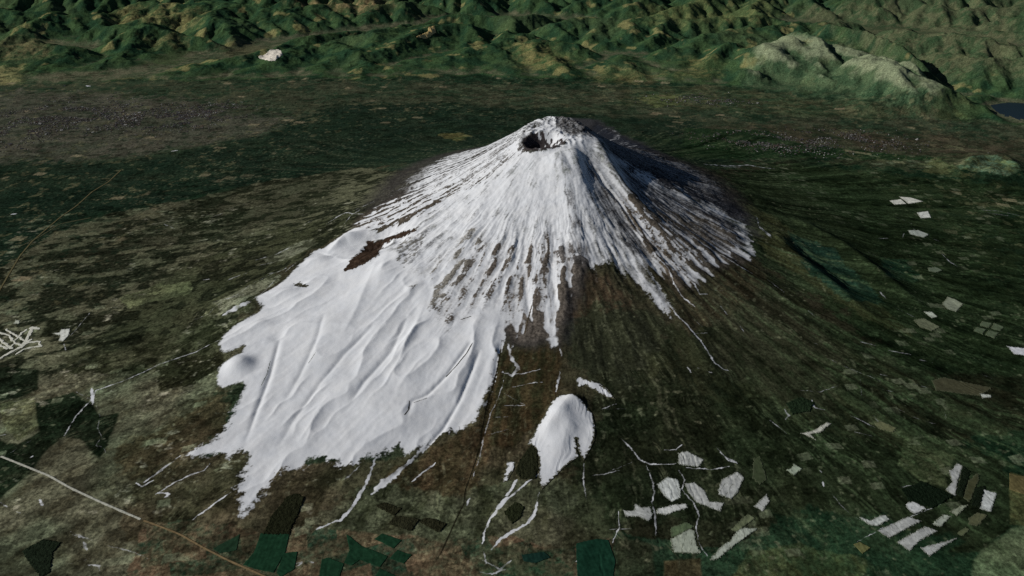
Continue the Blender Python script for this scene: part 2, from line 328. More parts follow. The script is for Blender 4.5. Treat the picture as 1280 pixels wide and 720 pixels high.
ZONES = [
    ([(-25281, 14712),(-13652, 14682),(-7261, 14623),(-884, 13821),(6415, 13484),(10955, 10656),(19951, 8674),(17511, 5080),(6656, 4761),(3927, 5990),(46, -901),(-5192, 3188),(-9645, 3347),(-16871, 2121)], 900, (60, 60, 46),(30, 48, 34), 'mosaic', 900, 0.05, 0.35),
    ([(-24316, 13236),(-15772, 12828),(-10395, 11396),(-7801, 9303),(-8097, 7536),(-10741, 6403),(-13091, 5609),(-18480, 4519)], 900, (74, 68, 60),(52, 54, 44), 'mosaic', 420, 0.1, 0.35),
    ([(3849, 8127),(8264, 8532),(14146, 7713),(15932, 6006),(10730, 4399),(6705, 4925),(4644, 5246)], 700, (66, 58, 46),(40, 46, 32), 'mosaic', 500, 0.1, 0.35),
    ([(3008, 13159),(6464, 13731),(10628, 11181),(11969, 9897),(10561, 9492),(5666, 9945),(2743, 10843)], 500, (70, 68, 48),(36, 52, 36), 'mosaic', 500, 0, 0.35),
    ([(3376, 11706),(3855, 12269),(4809, 12298),(4998, 11543),(4260, 10600),(3576, 10324)], 150, (88, 88, 54),(46, 58, 36), 'mosaic', 220, 0.2, 0.35),
    ([(-6647, 11152),(-2975, 11121),(606, 9553),(4438, 8747),(5095, 7301),(5698, 4365),(1687, -448),(-5192, 3188),(-8765, 3747),(-11686, 3395),(-17034, 2365),(-19298, 5739),(-11400, 5778),(-8097, 7536)], 600, (23, 36, 28),(32, 42, 31), 'soft', 900, 0, 0.35),
    ([(-17545, 3127),(-12235, 3717),(-7195, 3999),(-5429, 4461),(-2254, 703),(-4527, 2761),(-6976, 3141),(-8698, 2327),(-10387, 1733),(-11161, 566),(-11521, -1458),(-13089, -3495)], 260, (20, 32, 25),(25, 38, 28), 'soft', 700, 0, 0.35),
    ([(4237, 7658),(6592, 7703),(7206, 6602),(10820, 5571),(6517, 5014),(4302, 3711),(2940, 2884)], 200, (26, 42, 26),(32, 46, 28), 'soft', 500, 0, 0.35),
    ([(10690, 4550),(11297, 5171),(11933, 5451),(12311, 5045),(12778, 4721),(11857, 4153)], 90, (92, 90, 58),(70, 88, 76), 'mosaic', 200, 0, 0.35),
    ([(10655, 5675),(10721, 4628),(11056, 3960),(10602, 4092),(9708, 4430)], 90, (88, 78, 52),(40, 50, 34), 'mosaic', 260, 0.2, 0.35),
    ([(-3015, 6660),(-2352, 6854),(-1984, 6176),(-2372, 5326)], 120, (92, 84, 48),(40, 56, 34), 'mosaic', 240, 0.2, 0.35),
    ([(-13089, -3495),(-11521, -1458),(-11161, 566),(-10387, 1733),(-8698, 2327),(-6976, 3141),(-4620, 3338),(-2222, 220),(-3976, -694),(-5449, -2894),(-6098, -4724),(-7955, -5166),(-11426, -5965)], 160, (78, 75, 59),(20, 24, 16), 'moor', 330, -0.05, 0.35),
    ([(-7452, -1403),(-6070, -385),(-4027, -358),(-2916, 327),(-3917, -1083),(-4638, -1618),(-5406, -3064),(-5800, -4326),(-6740, -4843),(-8515, -5109),(-8192, -3948)], 220, (56, 56, 40),(24, 26, 18), 'moor', 220, 0.05, 0.35),
    ([(-8603, 2044),(-6899, 2846),(-4759, 2983),(-5019, 345),(-7464, -319),(-9178, -346)], 200, (62, 60, 47),(26, 30, 20), 'moor', 240, -0.05, 0.35),
    ([(-8408, -5340),(-7832, -4484),(-6232, -3797),(-5490, -4428),(-5562, -5645),(-7013, -5886)], 160, (60, 60, 44),(30, 32, 20), 'moor', 170, -0.1, 0.35),
    ([(-6322, -3251),(-5905, -2868),(-5316, -2483),(-5094, -2294),(-5244, -2806),(-5591, -3200),(-5872, -3805)], 60, (104, 102, 86),(50, 50, 38), 'moor', 90, 0.1, 0.35),
    ([(-5755, -1649),(-5338, -1351),(-4843, -1219),(-4699, -1464),(-5208, -1932),(-5580, -2043)], 60, (100, 98, 84),(48, 48, 36), 'moor', 90, 0.1, 0.35),
    ([(-8298, -2585),(-7666, -2185),(-7046, -2157),(-6854, -2757),(-7572, -2887),(-7975, -3021)], 70, (92, 94, 66),(60, 62, 44), 'moor', 110, -0.1, 0.35),
    ([(-12195, -4823),(-7955, -5166),(-5670, -5253),(-5172, -6802),(-5401, -7764),(-5445, -8619),(-5054, -10304),(-8564, -10245)], 160, (84, 82, 66),(50, 46, 34), 'streak', 260, 0.1, 0.35),
    ([(-6813, -7020),(-6091, -6725),(-5427, -5665),(-5041, -6630),(-5569, -7594),(-6204, -7707)], 150, (66, 56, 40),(42, 38, 26), 'streak', 200, 0.1, 0.35),
    ([(-10788, -4899),(-9366, -4749),(-8764, -4923),(-8516, -5478),(-8718, -5652),(-10115, -6034)], 25, (24, 30, 20),(20, 26, 18), 'soft', 200, 0, 0.35),
    ([(-8427, -5858),(-7873, -5602),(-7370, -6009),(-7146, -6255),(-6900, -6183),(-6800, -6753),(-6768, -7277),(-7257, -6808),(-7538, -6714),(-7646, -6955),(-7673, -7497),(-7949, -8235),(-8795, -6615),(-8168, -6855),(-7991, -6571)], 25, (24, 30, 20),(20, 28, 18), 'soft', 200, 0, 0.35),
    ([(-8956, -5821),(-8479, -5692),(-8035, -6475),(-8207, -6777),(-8566, -6442)], 20, (84, 82, 58),(66, 66, 48), 'streak', 80, 0, 0.35),
    ([(-8819, -3331),(-8370, -3162),(-7657, -3151),(-7619, -3492),(-8180, -3629),(-8581, -3844),(-9237, -3863),(-9375, -3254)], 30, (30, 30, 20),(24, 26, 18), 'soft', 200, 0, 0.35),
    ([(-6661, -5072),(-6263, -4857),(-5729, -4814),(-5541, -5223),(-5969, -5580),(-6451, -5683)], 60, (34, 34, 22),(28, 28, 18), 'soft', 150, 0, 0.35),
    ([(-4949, -7173),(-3999, -7566),(-2781, -7511),(-1355, -6666),(-884, -4576),(235, -3422),(788, -3535),(555, -6354),(-304, -9474),(-1659, -9459),(-5181, -9398),(-5978, -8594),(-5978, -7715)], 160, (66, 58, 44),(40, 36, 24), 'streak', 240, 0, 0.35),
    ([(-2636, -7795),(-2019, -7266),(-1350, -6824),(-884, -5315),(-107, -5003),(-67, -5536),(-884, -6654),(-1418, -8151),(-2495, -8962)], 160, (66, 52, 36),(46, 40, 26), 'streak', 150, 0, 0.35),
    ([(-1266, -5325),(-114, -5175),(-90, -6035),(-416, -6734),(-884, -7297),(-1338, -7272)], 100, (60, 46, 30),(38, 36, 22), 'streak', 150, 0, 0.35),
    ([(-3400, -8425),(-2627, -7870),(-1737, -8172),(-884, -7889),(420, -7894),(321, -8985),(-1282, -9102),(-3306, -8943)], 140, (74, 72, 56),(40, 40, 26), 'streak', 160, 0, 0.35),
    ([(-57, -3747),(263, -3423),(781, -3633),(1141, -4219),(674, -4964),(-27, -4651)], 150, (70, 54, 42),(50, 42, 32), 'streak', 160, 0, 0.35),
    ([(-93, -4649),(731, -4261),(1639, -4561),(1964, -5825),(1890, -6971),(927, -7291),(555, -6354),(-67, -5536)], 250, (50, 50, 36),(34, 34, 26), 'streak', 220, 0, 0.35),
    ([(413, -5853),(830, -6015),(1266, -7291),(2462, -8447),(2212, -9471),(276, -9478),(257, -7892)], 200, (44, 42, 30),(26, 28, 18), 'streak', 200, -0.05, 0.35),
    ([(28, -7543),(291, -7457),(474, -8456),(434, -8860),(-287, -9113),(4, -8458)], 60, (58, 58, 42),(46, 46, 32), 'streak', 160, 0, 0.35),
    ([(2053, -3555),(3629, -2583),(4296, -3223),(5190, -4880),(6524, -6332),(8762, -7592),(14458, 654),(12571, 3887),(6541, 4378),(3898, 1943),(3953, -848)], 400, (38, 46, 28),(24, 32, 20), 'streak', 260, 0, 0.35),
    ([(1777, -4536),(3629, -2583),(4985, -4690),(5881, -6390),(5148, -8078),(2885, -8436),(1835, -7281),(1075, -6013)], 300, (48, 48, 32),(26, 30, 20), 'streak', 200, -0.05, 0.35),
    ([(2679, -4022),(3560, -3209),(4628, -4956),(3885, -6533),(2990, -6253),(2145, -5488)], 200, (62, 58, 44),(34, 36, 24), 'streak', 170, 0, 0.35),
    ([(1309, -3257),(3655, -2478),(3721, -3156),(2603, -4433),(1980, -4931),(1690, -4174)], 140, (64, 54, 40),(38, 36, 26), 'streak', 130, 0, 0.35),
    ([(3978, -34),(4640, -797),(5710, -3413),(5936, -4341),(5206, -4020),(4402, -2834),(3920, -2333),(3787, -1559)], 120, (60, 60, 36),(44, 44, 28), 'streak', 160, 0, 0.35),
    ([(4632, -1134),(5416, -1522),(5880, -3357),(5058, -3594),(4587, -2696)], 100, (28, 50, 42),(26, 44, 32), 'streak', 300, 0, 0.35),
    ([(6421, -1467),(6995, -1468),(6941, -2219),(6180, -2491)], 100, (28, 52, 42),(30, 46, 30), 'soft', 300, 0, 0.35),
    ([(-210, -7371),(1463, -5853),(2908, -6599),(4390, -7161),(5816, -7085),(6263, -8029),(5556, -9404),(3945, -8411),(2462, -8447),(346, -8720)], 220, (36, 40, 26),(24, 28, 18), 'streak', 220, 0, 0.35),
    ([(4768, -5337),(7445, -5241),(6714, -6690),(5691, -6834),(4500, -6134)], 150, (44, 40, 28),(26, 30, 20), 'streak', 240, -0.1, 0.35),
    ([(4831, -6904),(5373, -7292),(5045, -7935),(4716, -7796),(4557, -7485)], 60, (84, 84, 60),(40, 46, 28), 'mosaic', 110, 0, 0.35),
    ([(4412, -6468),(4547, -6532),(4804, -6819),(4715, -6902),(4424, -6656)], 20, (92, 88, 66),(56, 56, 38), 'mosaic', 60, 0.2, 0.35),
    ([(-5682, -8541),(-5065, -8498),(-4063, -8732),(-3044, -8686),(-2619, -8794),(-1694, -8898),(-884, -8882),(-287, -9113),(328, -8908),(360, -9599),(-5375, -11272)], 50, (88, 68, 52),(28, 48, 36), 'farm', 260, 0.12, 0.35),
    ([(-1282, -9102),(-884, -9014),(-137, -9088),(-118, -9598),(-1267, -9588)], 40, (34, 54, 38),(60, 54, 40), 'mosaic', 140, -0.2, 0.35),
    ([(437, -8828),(1032, -8932),(1703, -9108),(2847, -8572),(3683, -8560),(4467, -9188),(6110, -8327),(4589, -11291),(189, -11316)], 60, (36, 54, 38),(26, 42, 30), 'farm', 300, 0, 0.35),
    ([(985, -9256),(1436, -9208),(1415, -9592),(936, -9593)], 20, (72, 60, 40),(62, 54, 38), 'streak', 100, 0, 0.35),
    ([(431, -8886),(872, -8991),(840, -9594),(379, -9600)], 30, (44, 48, 34),(36, 40, 28), 'streak', 100, 0, 0.35),
    ([(2103, -9103),(2736, -8974),(3464, -9211),(3227, -9914),(1352, -9935)], 60, (66, 68, 42),(48, 60, 40), 'streak', 160, 0, 0.35),
    ([(4986, -9039),(5546, -8653),(7583, -7657),(5428, -11281),(3336, -11304)], 30, (96, 100, 76),(66, 72, 52), 'streak', 120, 0.1, 0.35),
    ([(6075, -7564),(6433, -7704),(5963, -8613),(5593, -8555)], 15, (84, 74, 46),(60, 62, 40), 'streak', 100, 0, 0.35),
    ([(4573, -9057),(5700, -8337),(5546, -8653),(4955, -9040)], 25, (34, 40, 26),(28, 32, 20), 'soft', 100, 0, 0.35),
]
HILLZONES = [
    ([(7191, 13208),(9156, 18517),(10109, 16116),(12720, 14954),(13054, 11003),(12840, 10329),(11396, 10489),(8903, 12384)], (64, 76, 54),(42, 60, 42), 500),
    ([(12222, 10123),(13347, 11024),(14421, 11737),(13615, 9618),(12631, 9651)], (66, 76, 46),(48, 62, 40), 300),
    ([(-884, 18213),(696, 18124),(1436, 17148),(866, 14992),(-286, 15778)], (104, 92, 56),(48, 66, 38), 500),
    ([(-14921, 16563),(-14617, 18440),(-13855, 18466),(-13614, 16740)], (56, 66, 40),(50, 60, 38), 400),
    ([(-19287, 24666),(-14834, 23433),(-14541, 21877),(-18330, 23046)], (112, 100, 62),(44, 60, 36), 700),
    ([(-11147, 26306),(-7171, 27782),(-6798, 24895),(-8969, 24620),(-11098, 25957)], (116, 98, 62),(44, 60, 36), 600),
    ([(2053, 15124),(3213, 15063),(4642, 14810),(3660, 13896),(2258, 14103)], (100, 90, 56),(44, 60, 36), 500),
    ([(5873, 16899),(6924, 16167),(6318, 14463),(5168, 14474)], (96, 88, 52),(44, 60, 36), 500),
    ([(-22229, 20147),(-20415, 20543),(-18701, 16932),(-20539, 16895)], (96, 84, 58),(48, 60, 40), 500),
    ([(-20555, 15704),(-19155, 15759),(-18399, 13969),(-19513, 13650)], (116, 112, 66),(40, 56, 36), 300),
    ([(-15722, 18979),(-14247, 19403),(-14069, 18687),(-15324, 18639)], (96, 86, 54),(44, 58, 36), 350),
    ([(5193, 26276),(11343, 26536),(10258, 22155),(5242, 21264)], (84, 84, 50),(50, 64, 38), 700),
    ([(12739, 25934),(23860, 27054),(16767, 13175),(13400, 13780),(11738, 16472)], (76, 74, 54),(42, 58, 38), 800),
    ([(-12819, 18872),(-12176, 20054),(-10704, 19332),(-11252, 16683)], (78, 72, 52),(52, 56, 40), 400),
]
FIELDS = [
    ('snow_clearing', 'clearing', [(1452, -7406),(1572, -7360),(1793, -7516),(1692, -7649),(1571, -7640),(1421, -7606)], (150, 152, 148), 'small snowy clearing just above the pale track junction, nearest the upper slope', 'snow covered clearings among the forest plots', 'snow'),
    ('snow_clearing', 'clearing', [(1073, -7972),(1242, -7847),(1377, -7892),(1380, -8072),(1358, -8211),(1230, -8289),(1141, -8175)], (160, 164, 160), 'snowy clearing split by a dark diagonal line, left of the long curved clearing', 'snow covered clearings among the forest plots', 'snow'),
    ('snow_clearing', 'clearing', [(1451, -7967),(1587, -7934),(1691, -8078),(1728, -8281),(1913, -8307),(1832, -8454),(1690, -8375),(1546, -8294),(1469, -8117)], (150, 152, 148), 'long curved snowy clearing with a tail pointing right toward the stream track', 'snow covered clearings among the forest plots', 'snow'),
    ('snow_clearing', 'clearing', [(1887, -8064),(1967, -7882),(2217, -7730),(2284, -7830),(2137, -8108),(2024, -8234),(1870, -8151)], (150, 152, 148), 'tall leaning snowy clearing crossed by one dark diagonal line', 'snow covered clearings among the forest plots', 'snow'),
    ('snow_clearing', 'clearing', [(2307, -8347),(2519, -8129),(2530, -8258),(2389, -8445)], (150, 152, 148), 'small lone diamond shaped snowy clearing in dark forest', 'snow covered clearings among the forest plots', 'snow'),
    ('snow_clearing', 'clearing', [(1025, -8397),(1222, -8344),(1404, -8321),(1435, -8389),(1269, -8446),(1114, -8509),(1004, -8477)], (166, 168, 164), 'thin wedge of snow lying across between two snowy stream lines', 'snow covered clearings among the forest plots', 'snow'),
    ('snow_clearing', 'clearing', [(569, -8438),(703, -8454),(739, -8325),(826, -8394),(934, -8373),(946, -8521),(879, -8627),(754, -8549),(589, -8545)], (150, 152, 148), 'star shaped snowy clearing left of the snowy stream line', 'snow covered clearings among the forest plots', 'snow'),
    ('snow_clearing', 'clearing', [(1118, -8901),(1249, -8832),(1387, -8739),(1442, -8777),(1426, -8985),(1469, -9135),(1124, -9121)], (136, 142, 128), 'grey square snowy field beside the green farmland at the bottom', 'snow covered clearings among the forest plots', 'snow'),
    ('grass_clearing', 'clearing', [(1144, -8721),(1363, -8636),(1455, -8699),(1385, -8752),(1249, -8832),(1130, -8889)], (70, 80, 58), 'dull olive grass field touching the grey square snowy field', None, 'snow'),
    ('snow_clearing', 'clearing', [(1549, -9235),(1753, -9007),(1870, -8929),(1970, -8790),(2087, -8722),(2260, -8730),(2107, -8856),(1869, -9030),(1660, -9224)], (146, 152, 140), 'long narrow grey snowy field slanting up from the green farmland', 'snow covered clearings among the forest plots', 'snow'),
    ('grass_clearing', 'clearing', [(1927, -8749),(2192, -8485),(2269, -8558),(2066, -8723),(1970, -8790)], (92, 94, 72), 'pale olive grass field above the long narrow snowy field', None, 'snow'),
    ('snow_clearing', 'clearing', [(2901, -7687),(2992, -7638),(3035, -7559),(3133, -7648),(2971, -7795)], (140, 150, 132), 'small striped snowy clearing alone high in the dark forest', 'snow covered clearings among the forest plots', 'snow'),
    ('snow_clearing', 'clearing', [(5000, -7965),(5149, -7822),(5202, -7590),(5251, -7582),(5382, -7434),(5436, -7494),(5228, -7818),(5076, -8095),(5019, -8023)], (150, 152, 148), 'tall narrow snowy strip with a dark tree notch beside pale moor grass', 'snow covered clearings among the forest plots', 'snow'),
    ('snow_clearing', 'clearing', [(5528, -7939),(5687, -8002),(5426, -8370),(5318, -8303)], (168, 172, 168), 'upright rectangular snowy field near the tan fields at the edge', 'snow covered clearings among the forest plots', 'snow'),
    ('snow_clearing', 'clearing', [(4337, -8247),(4475, -8196),(4598, -8318),(4404, -8431),(4339, -8351)], (176, 178, 176), 'short snowy rectangle just above the pale diagonal track', 'snow covered clearings among the forest plots', 'snow'),
    ('snow_clearing', 'clearing', [(3627, -8507),(3764, -8567),(3894, -8495),(4000, -8464),(4023, -8546),(3813, -8665),(3718, -8640)], (160, 164, 158), 'ragged thin snowy clearing left of the row of snowy strips', 'snow covered clearings among the forest plots', 'snow'),
    ('snow_clearing', 'clearing', [(3796, -8744),(4288, -8481),(4443, -8549),(4121, -8730),(3909, -8858)], (150, 152, 148), 'first long snowy strip next to the pale diagonal track', 'snow covered clearings among the forest plots', 'snow'),
    ('snow_clearing', 'clearing', [(3978, -8920),(4460, -8635),(4586, -8709),(4285, -8889),(4089, -9057)], (150, 152, 148), 'second long snowy strip in the row, between the other two', 'snow covered clearings among the forest plots', 'snow'),
    ('snow_clearing', 'clearing', [(4250, -9004),(4472, -8933),(4786, -8823),(4533, -8982),(4306, -9142)], (150, 152, 148), 'third snowy strip, pointed at one end, farthest from the diagonal track', 'snow covered clearings among the forest plots', 'snow'),
    ('snow_clearing', 'clearing', [(4563, -8588),(4793, -8413),(4871, -8453),(4646, -8640)], (140, 146, 134), 'small dull snowy block continuing the second snowy strip', 'snow covered clearings among the forest plots', 'snow'),
    ('snow_clearing', 'clearing', [(4885, -8370),(5092, -8257),(5181, -8249),(4948, -8443)], (124, 130, 112), 'faint grey snowy block farthest along the second strip', 'snow covered clearings among the forest plots', 'snow'),
    ('grass_clearing', 'clearing', [(5090, -8479),(5250, -8380),(5364, -8413),(5147, -8614),(5040, -8593)], (74, 72, 52), 'dull brown clearing between dark plantations below the snowy rectangle', None, 'snow'),
    ('grass_clearing', 'clearing', [(4826, -8729),(4975, -8647),(5016, -8673),(4870, -8795)], (76, 78, 56), 'tiny olive clearing above the pointed end of the third snowy strip', None, 'snow'),
    ('grass_clearing', 'clearing', [(5386, -7790),(5591, -7629),(5558, -7752),(5228, -8192),(5179, -8106)], (58, 56, 38), 'brown strip field between dark tree belts beside the tall snowy strip', None, 'snow'),
    ('grass_field', 'field', [(2494, -7482),(2598, -7421),(2584, -7861),(2473, -7957),(2401, -7843)], (52, 58, 40), 'dull olive clearing beside the small lone diamond shaped snowfield', None, 'snow'),
    ('snow_clearing', 'clearing', [(3307, -6936),(3526, -6862),(3769, -6679),(3821, -6706),(3598, -6901),(3445, -6943),(3484, -7055),(3388, -6980)], (170, 170, 158), 'thin y shaped snowy clearing on the dark lower slope', 'snow covered clearings among the forest plots', 'snow'),
    ('snow_clearing', 'clearing', [(7945, 1956),(8288, 2145),(8300, 1842),(7964, 1712)], (190, 190, 178), 'small snowy block joined to the pointed far snowy clearing', 'snow covered clearings among the forest plots', 'snow'),
    ('snow_clearing', 'clearing', [(8319, 2318),(8589, 2316),(8805, 2095),(8363, 1857)], (190, 190, 178), 'pointed snowy clearing in the far forest beyond the summit slope', 'snow covered clearings among the forest plots', 'snow'),
    ('snow_clearing', 'clearing', [(8322, 1300),(8656, 1473),(8554, 1064),(8277, 969)], (190, 192, 182), 'small squarish snowy clearing in forest just below the pointed one', 'snow covered clearings among the forest plots', 'snow'),
    ('snow_clearing', 'clearing', [(7630, 106),(7891, 181),(8052, 17),(7855, -198),(7597, -105)], (150, 156, 146), 'ragged whitish clearing below the squarish far snowy one', 'snow covered clearings among the forest plots', 'snow'),
    ('snow_clearing', 'clearing', [(7582, -4389),(7978, -4456),(7995, -4689),(7591, -4624)], (180, 182, 184), 'bright snowy block cut off by the frame at the far edge', 'snow covered clearings among the forest plots', 'snow'),
    ('snow_clearing', 'clearing', [(6445, -5801),(6608, -5833),(6610, -5886),(6444, -5916)], (160, 164, 156), 'tiny snowy patch at the end of a brown field', 'snow covered clearings among the forest plots', 'snow'),
    ('grass_clearing', 'clearing', [(5801, -5537),(6033, -5442),(6719, -5648),(6432, -5859),(5768, -5776)], (60, 56, 42), 'broad brown field ending in a tiny snowy patch', None, 'snow'),
    ('grass_clearing', 'clearing', [(7303, -1713),(7503, -1626),(7582, -1745),(7384, -1900),(7255, -1865)], (92, 98, 84), 'small grey green clearing on the middle of the forested slope', None, 'snow'),
    ('snow_clearing', 'clearing', [(6998, -3105),(7240, -2795),(7320, -2885),(7401, -3068),(7139, -3362),(7017, -3302)], (120, 126, 108), 'mottled pale clearing above the grid of small grey plots', 'snow covered clearings among the forest plots', 'snow'),
    ('snow_clearing', 'clearing', [(6174, -3810),(6399, -3719),(6592, -3952),(6381, -4113),(6202, -4029)], (92, 92, 74), 'mottled brownish snowy clearing, oval, on the forested slope', 'snow covered clearings among the forest plots', 'snow'),
    ('snow_clearing', 'clearing', [(6484, -3507),(6636, -3491),(6690, -3614),(6557, -3688)], (160, 166, 152), 'small bright patch above the mottled oval clearing', 'snow covered clearings among the forest plots', 'snow'),
    ('crop_plot', 'field', [(7509, -3618),(7668, -3652),(7529, -3822),(7388, -3757)], (76, 84, 66), 'upper left small grey plot of the grid of four', 'grid of small grey plots', 'snow'),
    ('crop_plot', 'field', [(7713, -3648),(7830, -3765),(7689, -3908),(7562, -3845)], (76, 84, 66), 'upper right small grey plot of the grid of four', 'grid of small grey plots', 'snow'),
    ('crop_plot', 'field', [(7311, -3826),(7458, -3883),(7301, -4063),(7185, -3975)], (76, 84, 66), 'lower left small grey plot of the grid of four', 'grid of small grey plots', 'snow'),
    ('crop_plot', 'field', [(7487, -3910),(7633, -3966),(7465, -4166),(7335, -4082)], (76, 84, 66), 'lower right small grey plot of the grid of four', 'grid of small grey plots', 'snow'),
    ('crop_plot', 'field', [(4475, -6642),(4605, -6608),(4772, -6741),(4693, -6835),(4530, -6764)], (86, 84, 60), 'mottled tan plot on the slope above the bottom snowy strips', None, 'snow'),
    ('snow_field', 'snowfield', [(-163, -6295),(26, -6335),(184, -6494),(291, -6674),(321, -6969),(287, -7206),(182, -7418),(115, -7569),(87, -7483),(39, -7348),(48, -7199),(25, -7189),(27, -7363),(43, -7486),(-87, -7609),(-226, -7763),(-341, -7904),(-487, -8088),(-515, -7906),(-520, -7667),(-516, -7480),(-535, -7372),(-612, -7275),(-669, -7255),(-562, -7034),(-416, -6734),(-288, -6429)], (212, 214, 222), 'large bright snowfield on the small cone below the brown slope', None, 'bright'),
    ('snow_field', 'snowfield', [(-951, -7546),(-828, -7568),(-873, -7749),(-949, -7913),(-1014, -7933),(-983, -7741)], (205, 207, 212), 'small upright snow patch left of the large cone snowfield', None, 'bright'),
    ('snow_field', 'snowfield', [(87, -5938),(140, -5863),(200, -5902),(282, -5964),(461, -6026),(575, -6135),(677, -6344),(536, -6300),(354, -6161),(226, -6067),(113, -6125)], (170, 172, 176), 'thin curved snow bank above the large cone snowfield', None, 'bright'),
    ('snow_clearing', 'clearing', [(-9056, -3755),(-8946, -3742),(-8949, -3637),(-8792, -3629),(-8710, -3880),(-8730, -4059),(-8832, -4022),(-8862, -3861)], (176, 178, 170), 'small ragged white clearing right of the golf course', 'snow covered clearings among the forest plots', 'snow'),
    ('snow_clearing', 'clearing', [(-9980, -3326),(-10005, -3186),(-9912, -3222),(-9868, -3342)], (160, 164, 150), 'tiny white patch just above the golf course', 'snow covered clearings among the forest plots', 'snow'),
    ('quarry', 'quarry', [(-10639, 16977),(-10419, 17227),(-10250, 17961),(-9851, 17378),(-9598, 16551),(-9761, 16034),(-10006, 16054)], (178, 172, 160), 'white quarry scar on the green ridge in the far hills', None, 'plain'),
    ('quarry', 'quarry', [(-4760, 19043),(-4538, 19475),(-4330, 19739),(-4335, 20244),(-4131, 20604),(-4021, 19948),(-4253, 19517),(-4518, 19192)], (170, 148, 100), 'yellowish quarry scar on the far green hills', None, 'plain'),
    ('crop_plot', 'field', [(-2629, -8873),(-2538, -8784),(-2279, -8909),(-2366, -9036)], (18, 44, 30), 'small deep green plot nearest the dark square plantations', 'green crop plots among brown farmland', 'crop'),
    ('crop_plot', 'field', [(-2398, -9189),(-2314, -9060),(-2127, -9130),(-2213, -9265)], (18, 44, 30), 'smallest square deep green plot, right of the long one', 'green crop plots among brown farmland', 'crop'),
    ('crop_plot', 'field', [(-2997, -8789),(-2916, -8854),(-2775, -8984),(-2422, -9160),(-2500, -9322),(-2764, -9202),(-2850, -9287),(-2954, -9249),(-2916, -9051)], (18, 44, 30), 'long bent deep green plot pointing up to the snowy stream', 'green crop plots among brown farmland', 'crop'),
    ('crop_plot', 'field', [(-3240, -9196),(-3167, -9160),(-2952, -9261),(-2984, -9541),(-3218, -9532)], (18, 44, 30), 'deep green plot cut by the frame, left of the long bent one', 'green crop plots among brown farmland', 'crop'),
    ('crop_plot', 'field', [(-2562, -9522),(-2497, -9346),(-2239, -9475),(-2249, -9568)], (18, 44, 30), 'deep green plot cut by the frame below the smallest square one', 'green crop plots among brown farmland', 'crop'),
    ('crop_plot', 'field', [(-4095, -8771),(-3726, -8772),(-3716, -9062),(-3793, -9383),(-4022, -9327),(-4199, -9251),(-4108, -9057)], (18, 44, 30), 'large deep green plot directly under the oval dark wood', 'green crop plots among brown farmland', 'crop'),
    ('crop_plot', 'field', [(-3730, -9087),(-3565, -9065),(-3548, -9339),(-3699, -9455),(-3753, -9384)], (18, 44, 30), 'small green plot right of the large one under the oval wood', 'green crop plots among brown farmland', 'crop'),
    ('crop_plot', 'field', [(-4652, -8986),(-4360, -8779),(-4338, -9023),(-4540, -9063)], (24, 42, 30), 'dull green plot beside the tan gravel road', 'green crop plots among brown farmland', 'crop'),
    ('crop_plot', 'field', [(-81, -8989),(177, -8908),(327, -8921),(386, -9244),(324, -9577),(-98, -9575)], (14, 42, 32), 'large dark green plot with a white snow smear', 'green crop plots among brown farmland', 'crop'),
    ('crop_plot', 'field', [(-765, -9163),(-486, -9113),(-410, -9197),(-590, -9284),(-736, -9259)], (16, 38, 34), 'dark blue green plot below the snowy stream bend', 'green crop plots among brown farmland', 'crop'),
    ('crop_plot', 'field', [(3413, -8972),(3507, -8933),(3609, -9019),(3476, -9114)], (88, 84, 50), 'tiny tan plot among green farmland at the bottom', None, 'crop'),
    ('crop_plot', 'field', [(6053, -7604),(6433, -7704),(6225, -8103),(5896, -7926)], (84, 72, 44), 'tan field at the far edge beside the dark woods', None, 'crop'),
]
WOODS = [
    ([(-7081, -8964),(-7044, -8913),(-6893, -8771),(-6647, -8835),(-6675, -9003),(-6577, -9311),(-6644, -9383),(-6884, -9164)], 'dark kite shaped wood on pale moorland', (22, 28, 20), 14),
    ([(-4053, -8777),(-4028, -8524),(-3891, -8180),(-3776, -8115),(-3654, -8189),(-3682, -8483),(-3724, -8683),(-3724, -8785)], 'large dark oval wood just below the tip of the snowfield', (26, 26, 16), 14),
    ([(-2679, -8325),(-2581, -8258),(-2337, -8364),(-2419, -8485)], 'leftmost dark square plantation above the red brown farmland', (32, 30, 20), 14),
    ([(-2485, -8624),(-2408, -8485),(-2087, -8570),(-2173, -8752)], 'middle dark square plantation above the red brown farmland', (34, 32, 22), 14),
    ([(-2084, -8603),(-2007, -8527),(-1730, -8634),(-1813, -8778)], 'rightmost dark square plantation above the red brown farmland', (32, 30, 20), 14),
    ([(-988, -8458),(-831, -8293),(-727, -8398),(-780, -8574),(-884, -8663)], 'dark wood between the two snowy stream lines', (28, 30, 18), 14),
    ([(4391, -7985),(4727, -7825),(5060, -8081),(4673, -8317),(4409, -8171)], 'black green wood behind the pale diagonal track', (14, 22, 14), 14),
    ([(5116, -8050),(5447, -7494),(5491, -7602),(5168, -8107)], 'dark tree belt beside the tall narrow snowy strip', (18, 24, 16), 14),
    ([(5224, -8249),(5429, -7914),(5581, -7872),(5320, -8275)], 'dark tree belt beside the upright rectangular snowy field', (18, 24, 16), 14),
    ([(3252, -6324),(3498, -6176),(3684, -6259),(3562, -6479),(3282, -6539)], 'round dark wood on the lower slope', (24, 34, 22), 14),
    ([(-612, -7275),(-535, -7372),(-521, -7696),(-580, -7905),(-775, -7864),(-840, -7747),(-773, -7535)], 'dark wood between the two snow patches on the cone', (28, 28, 18), 14),
]
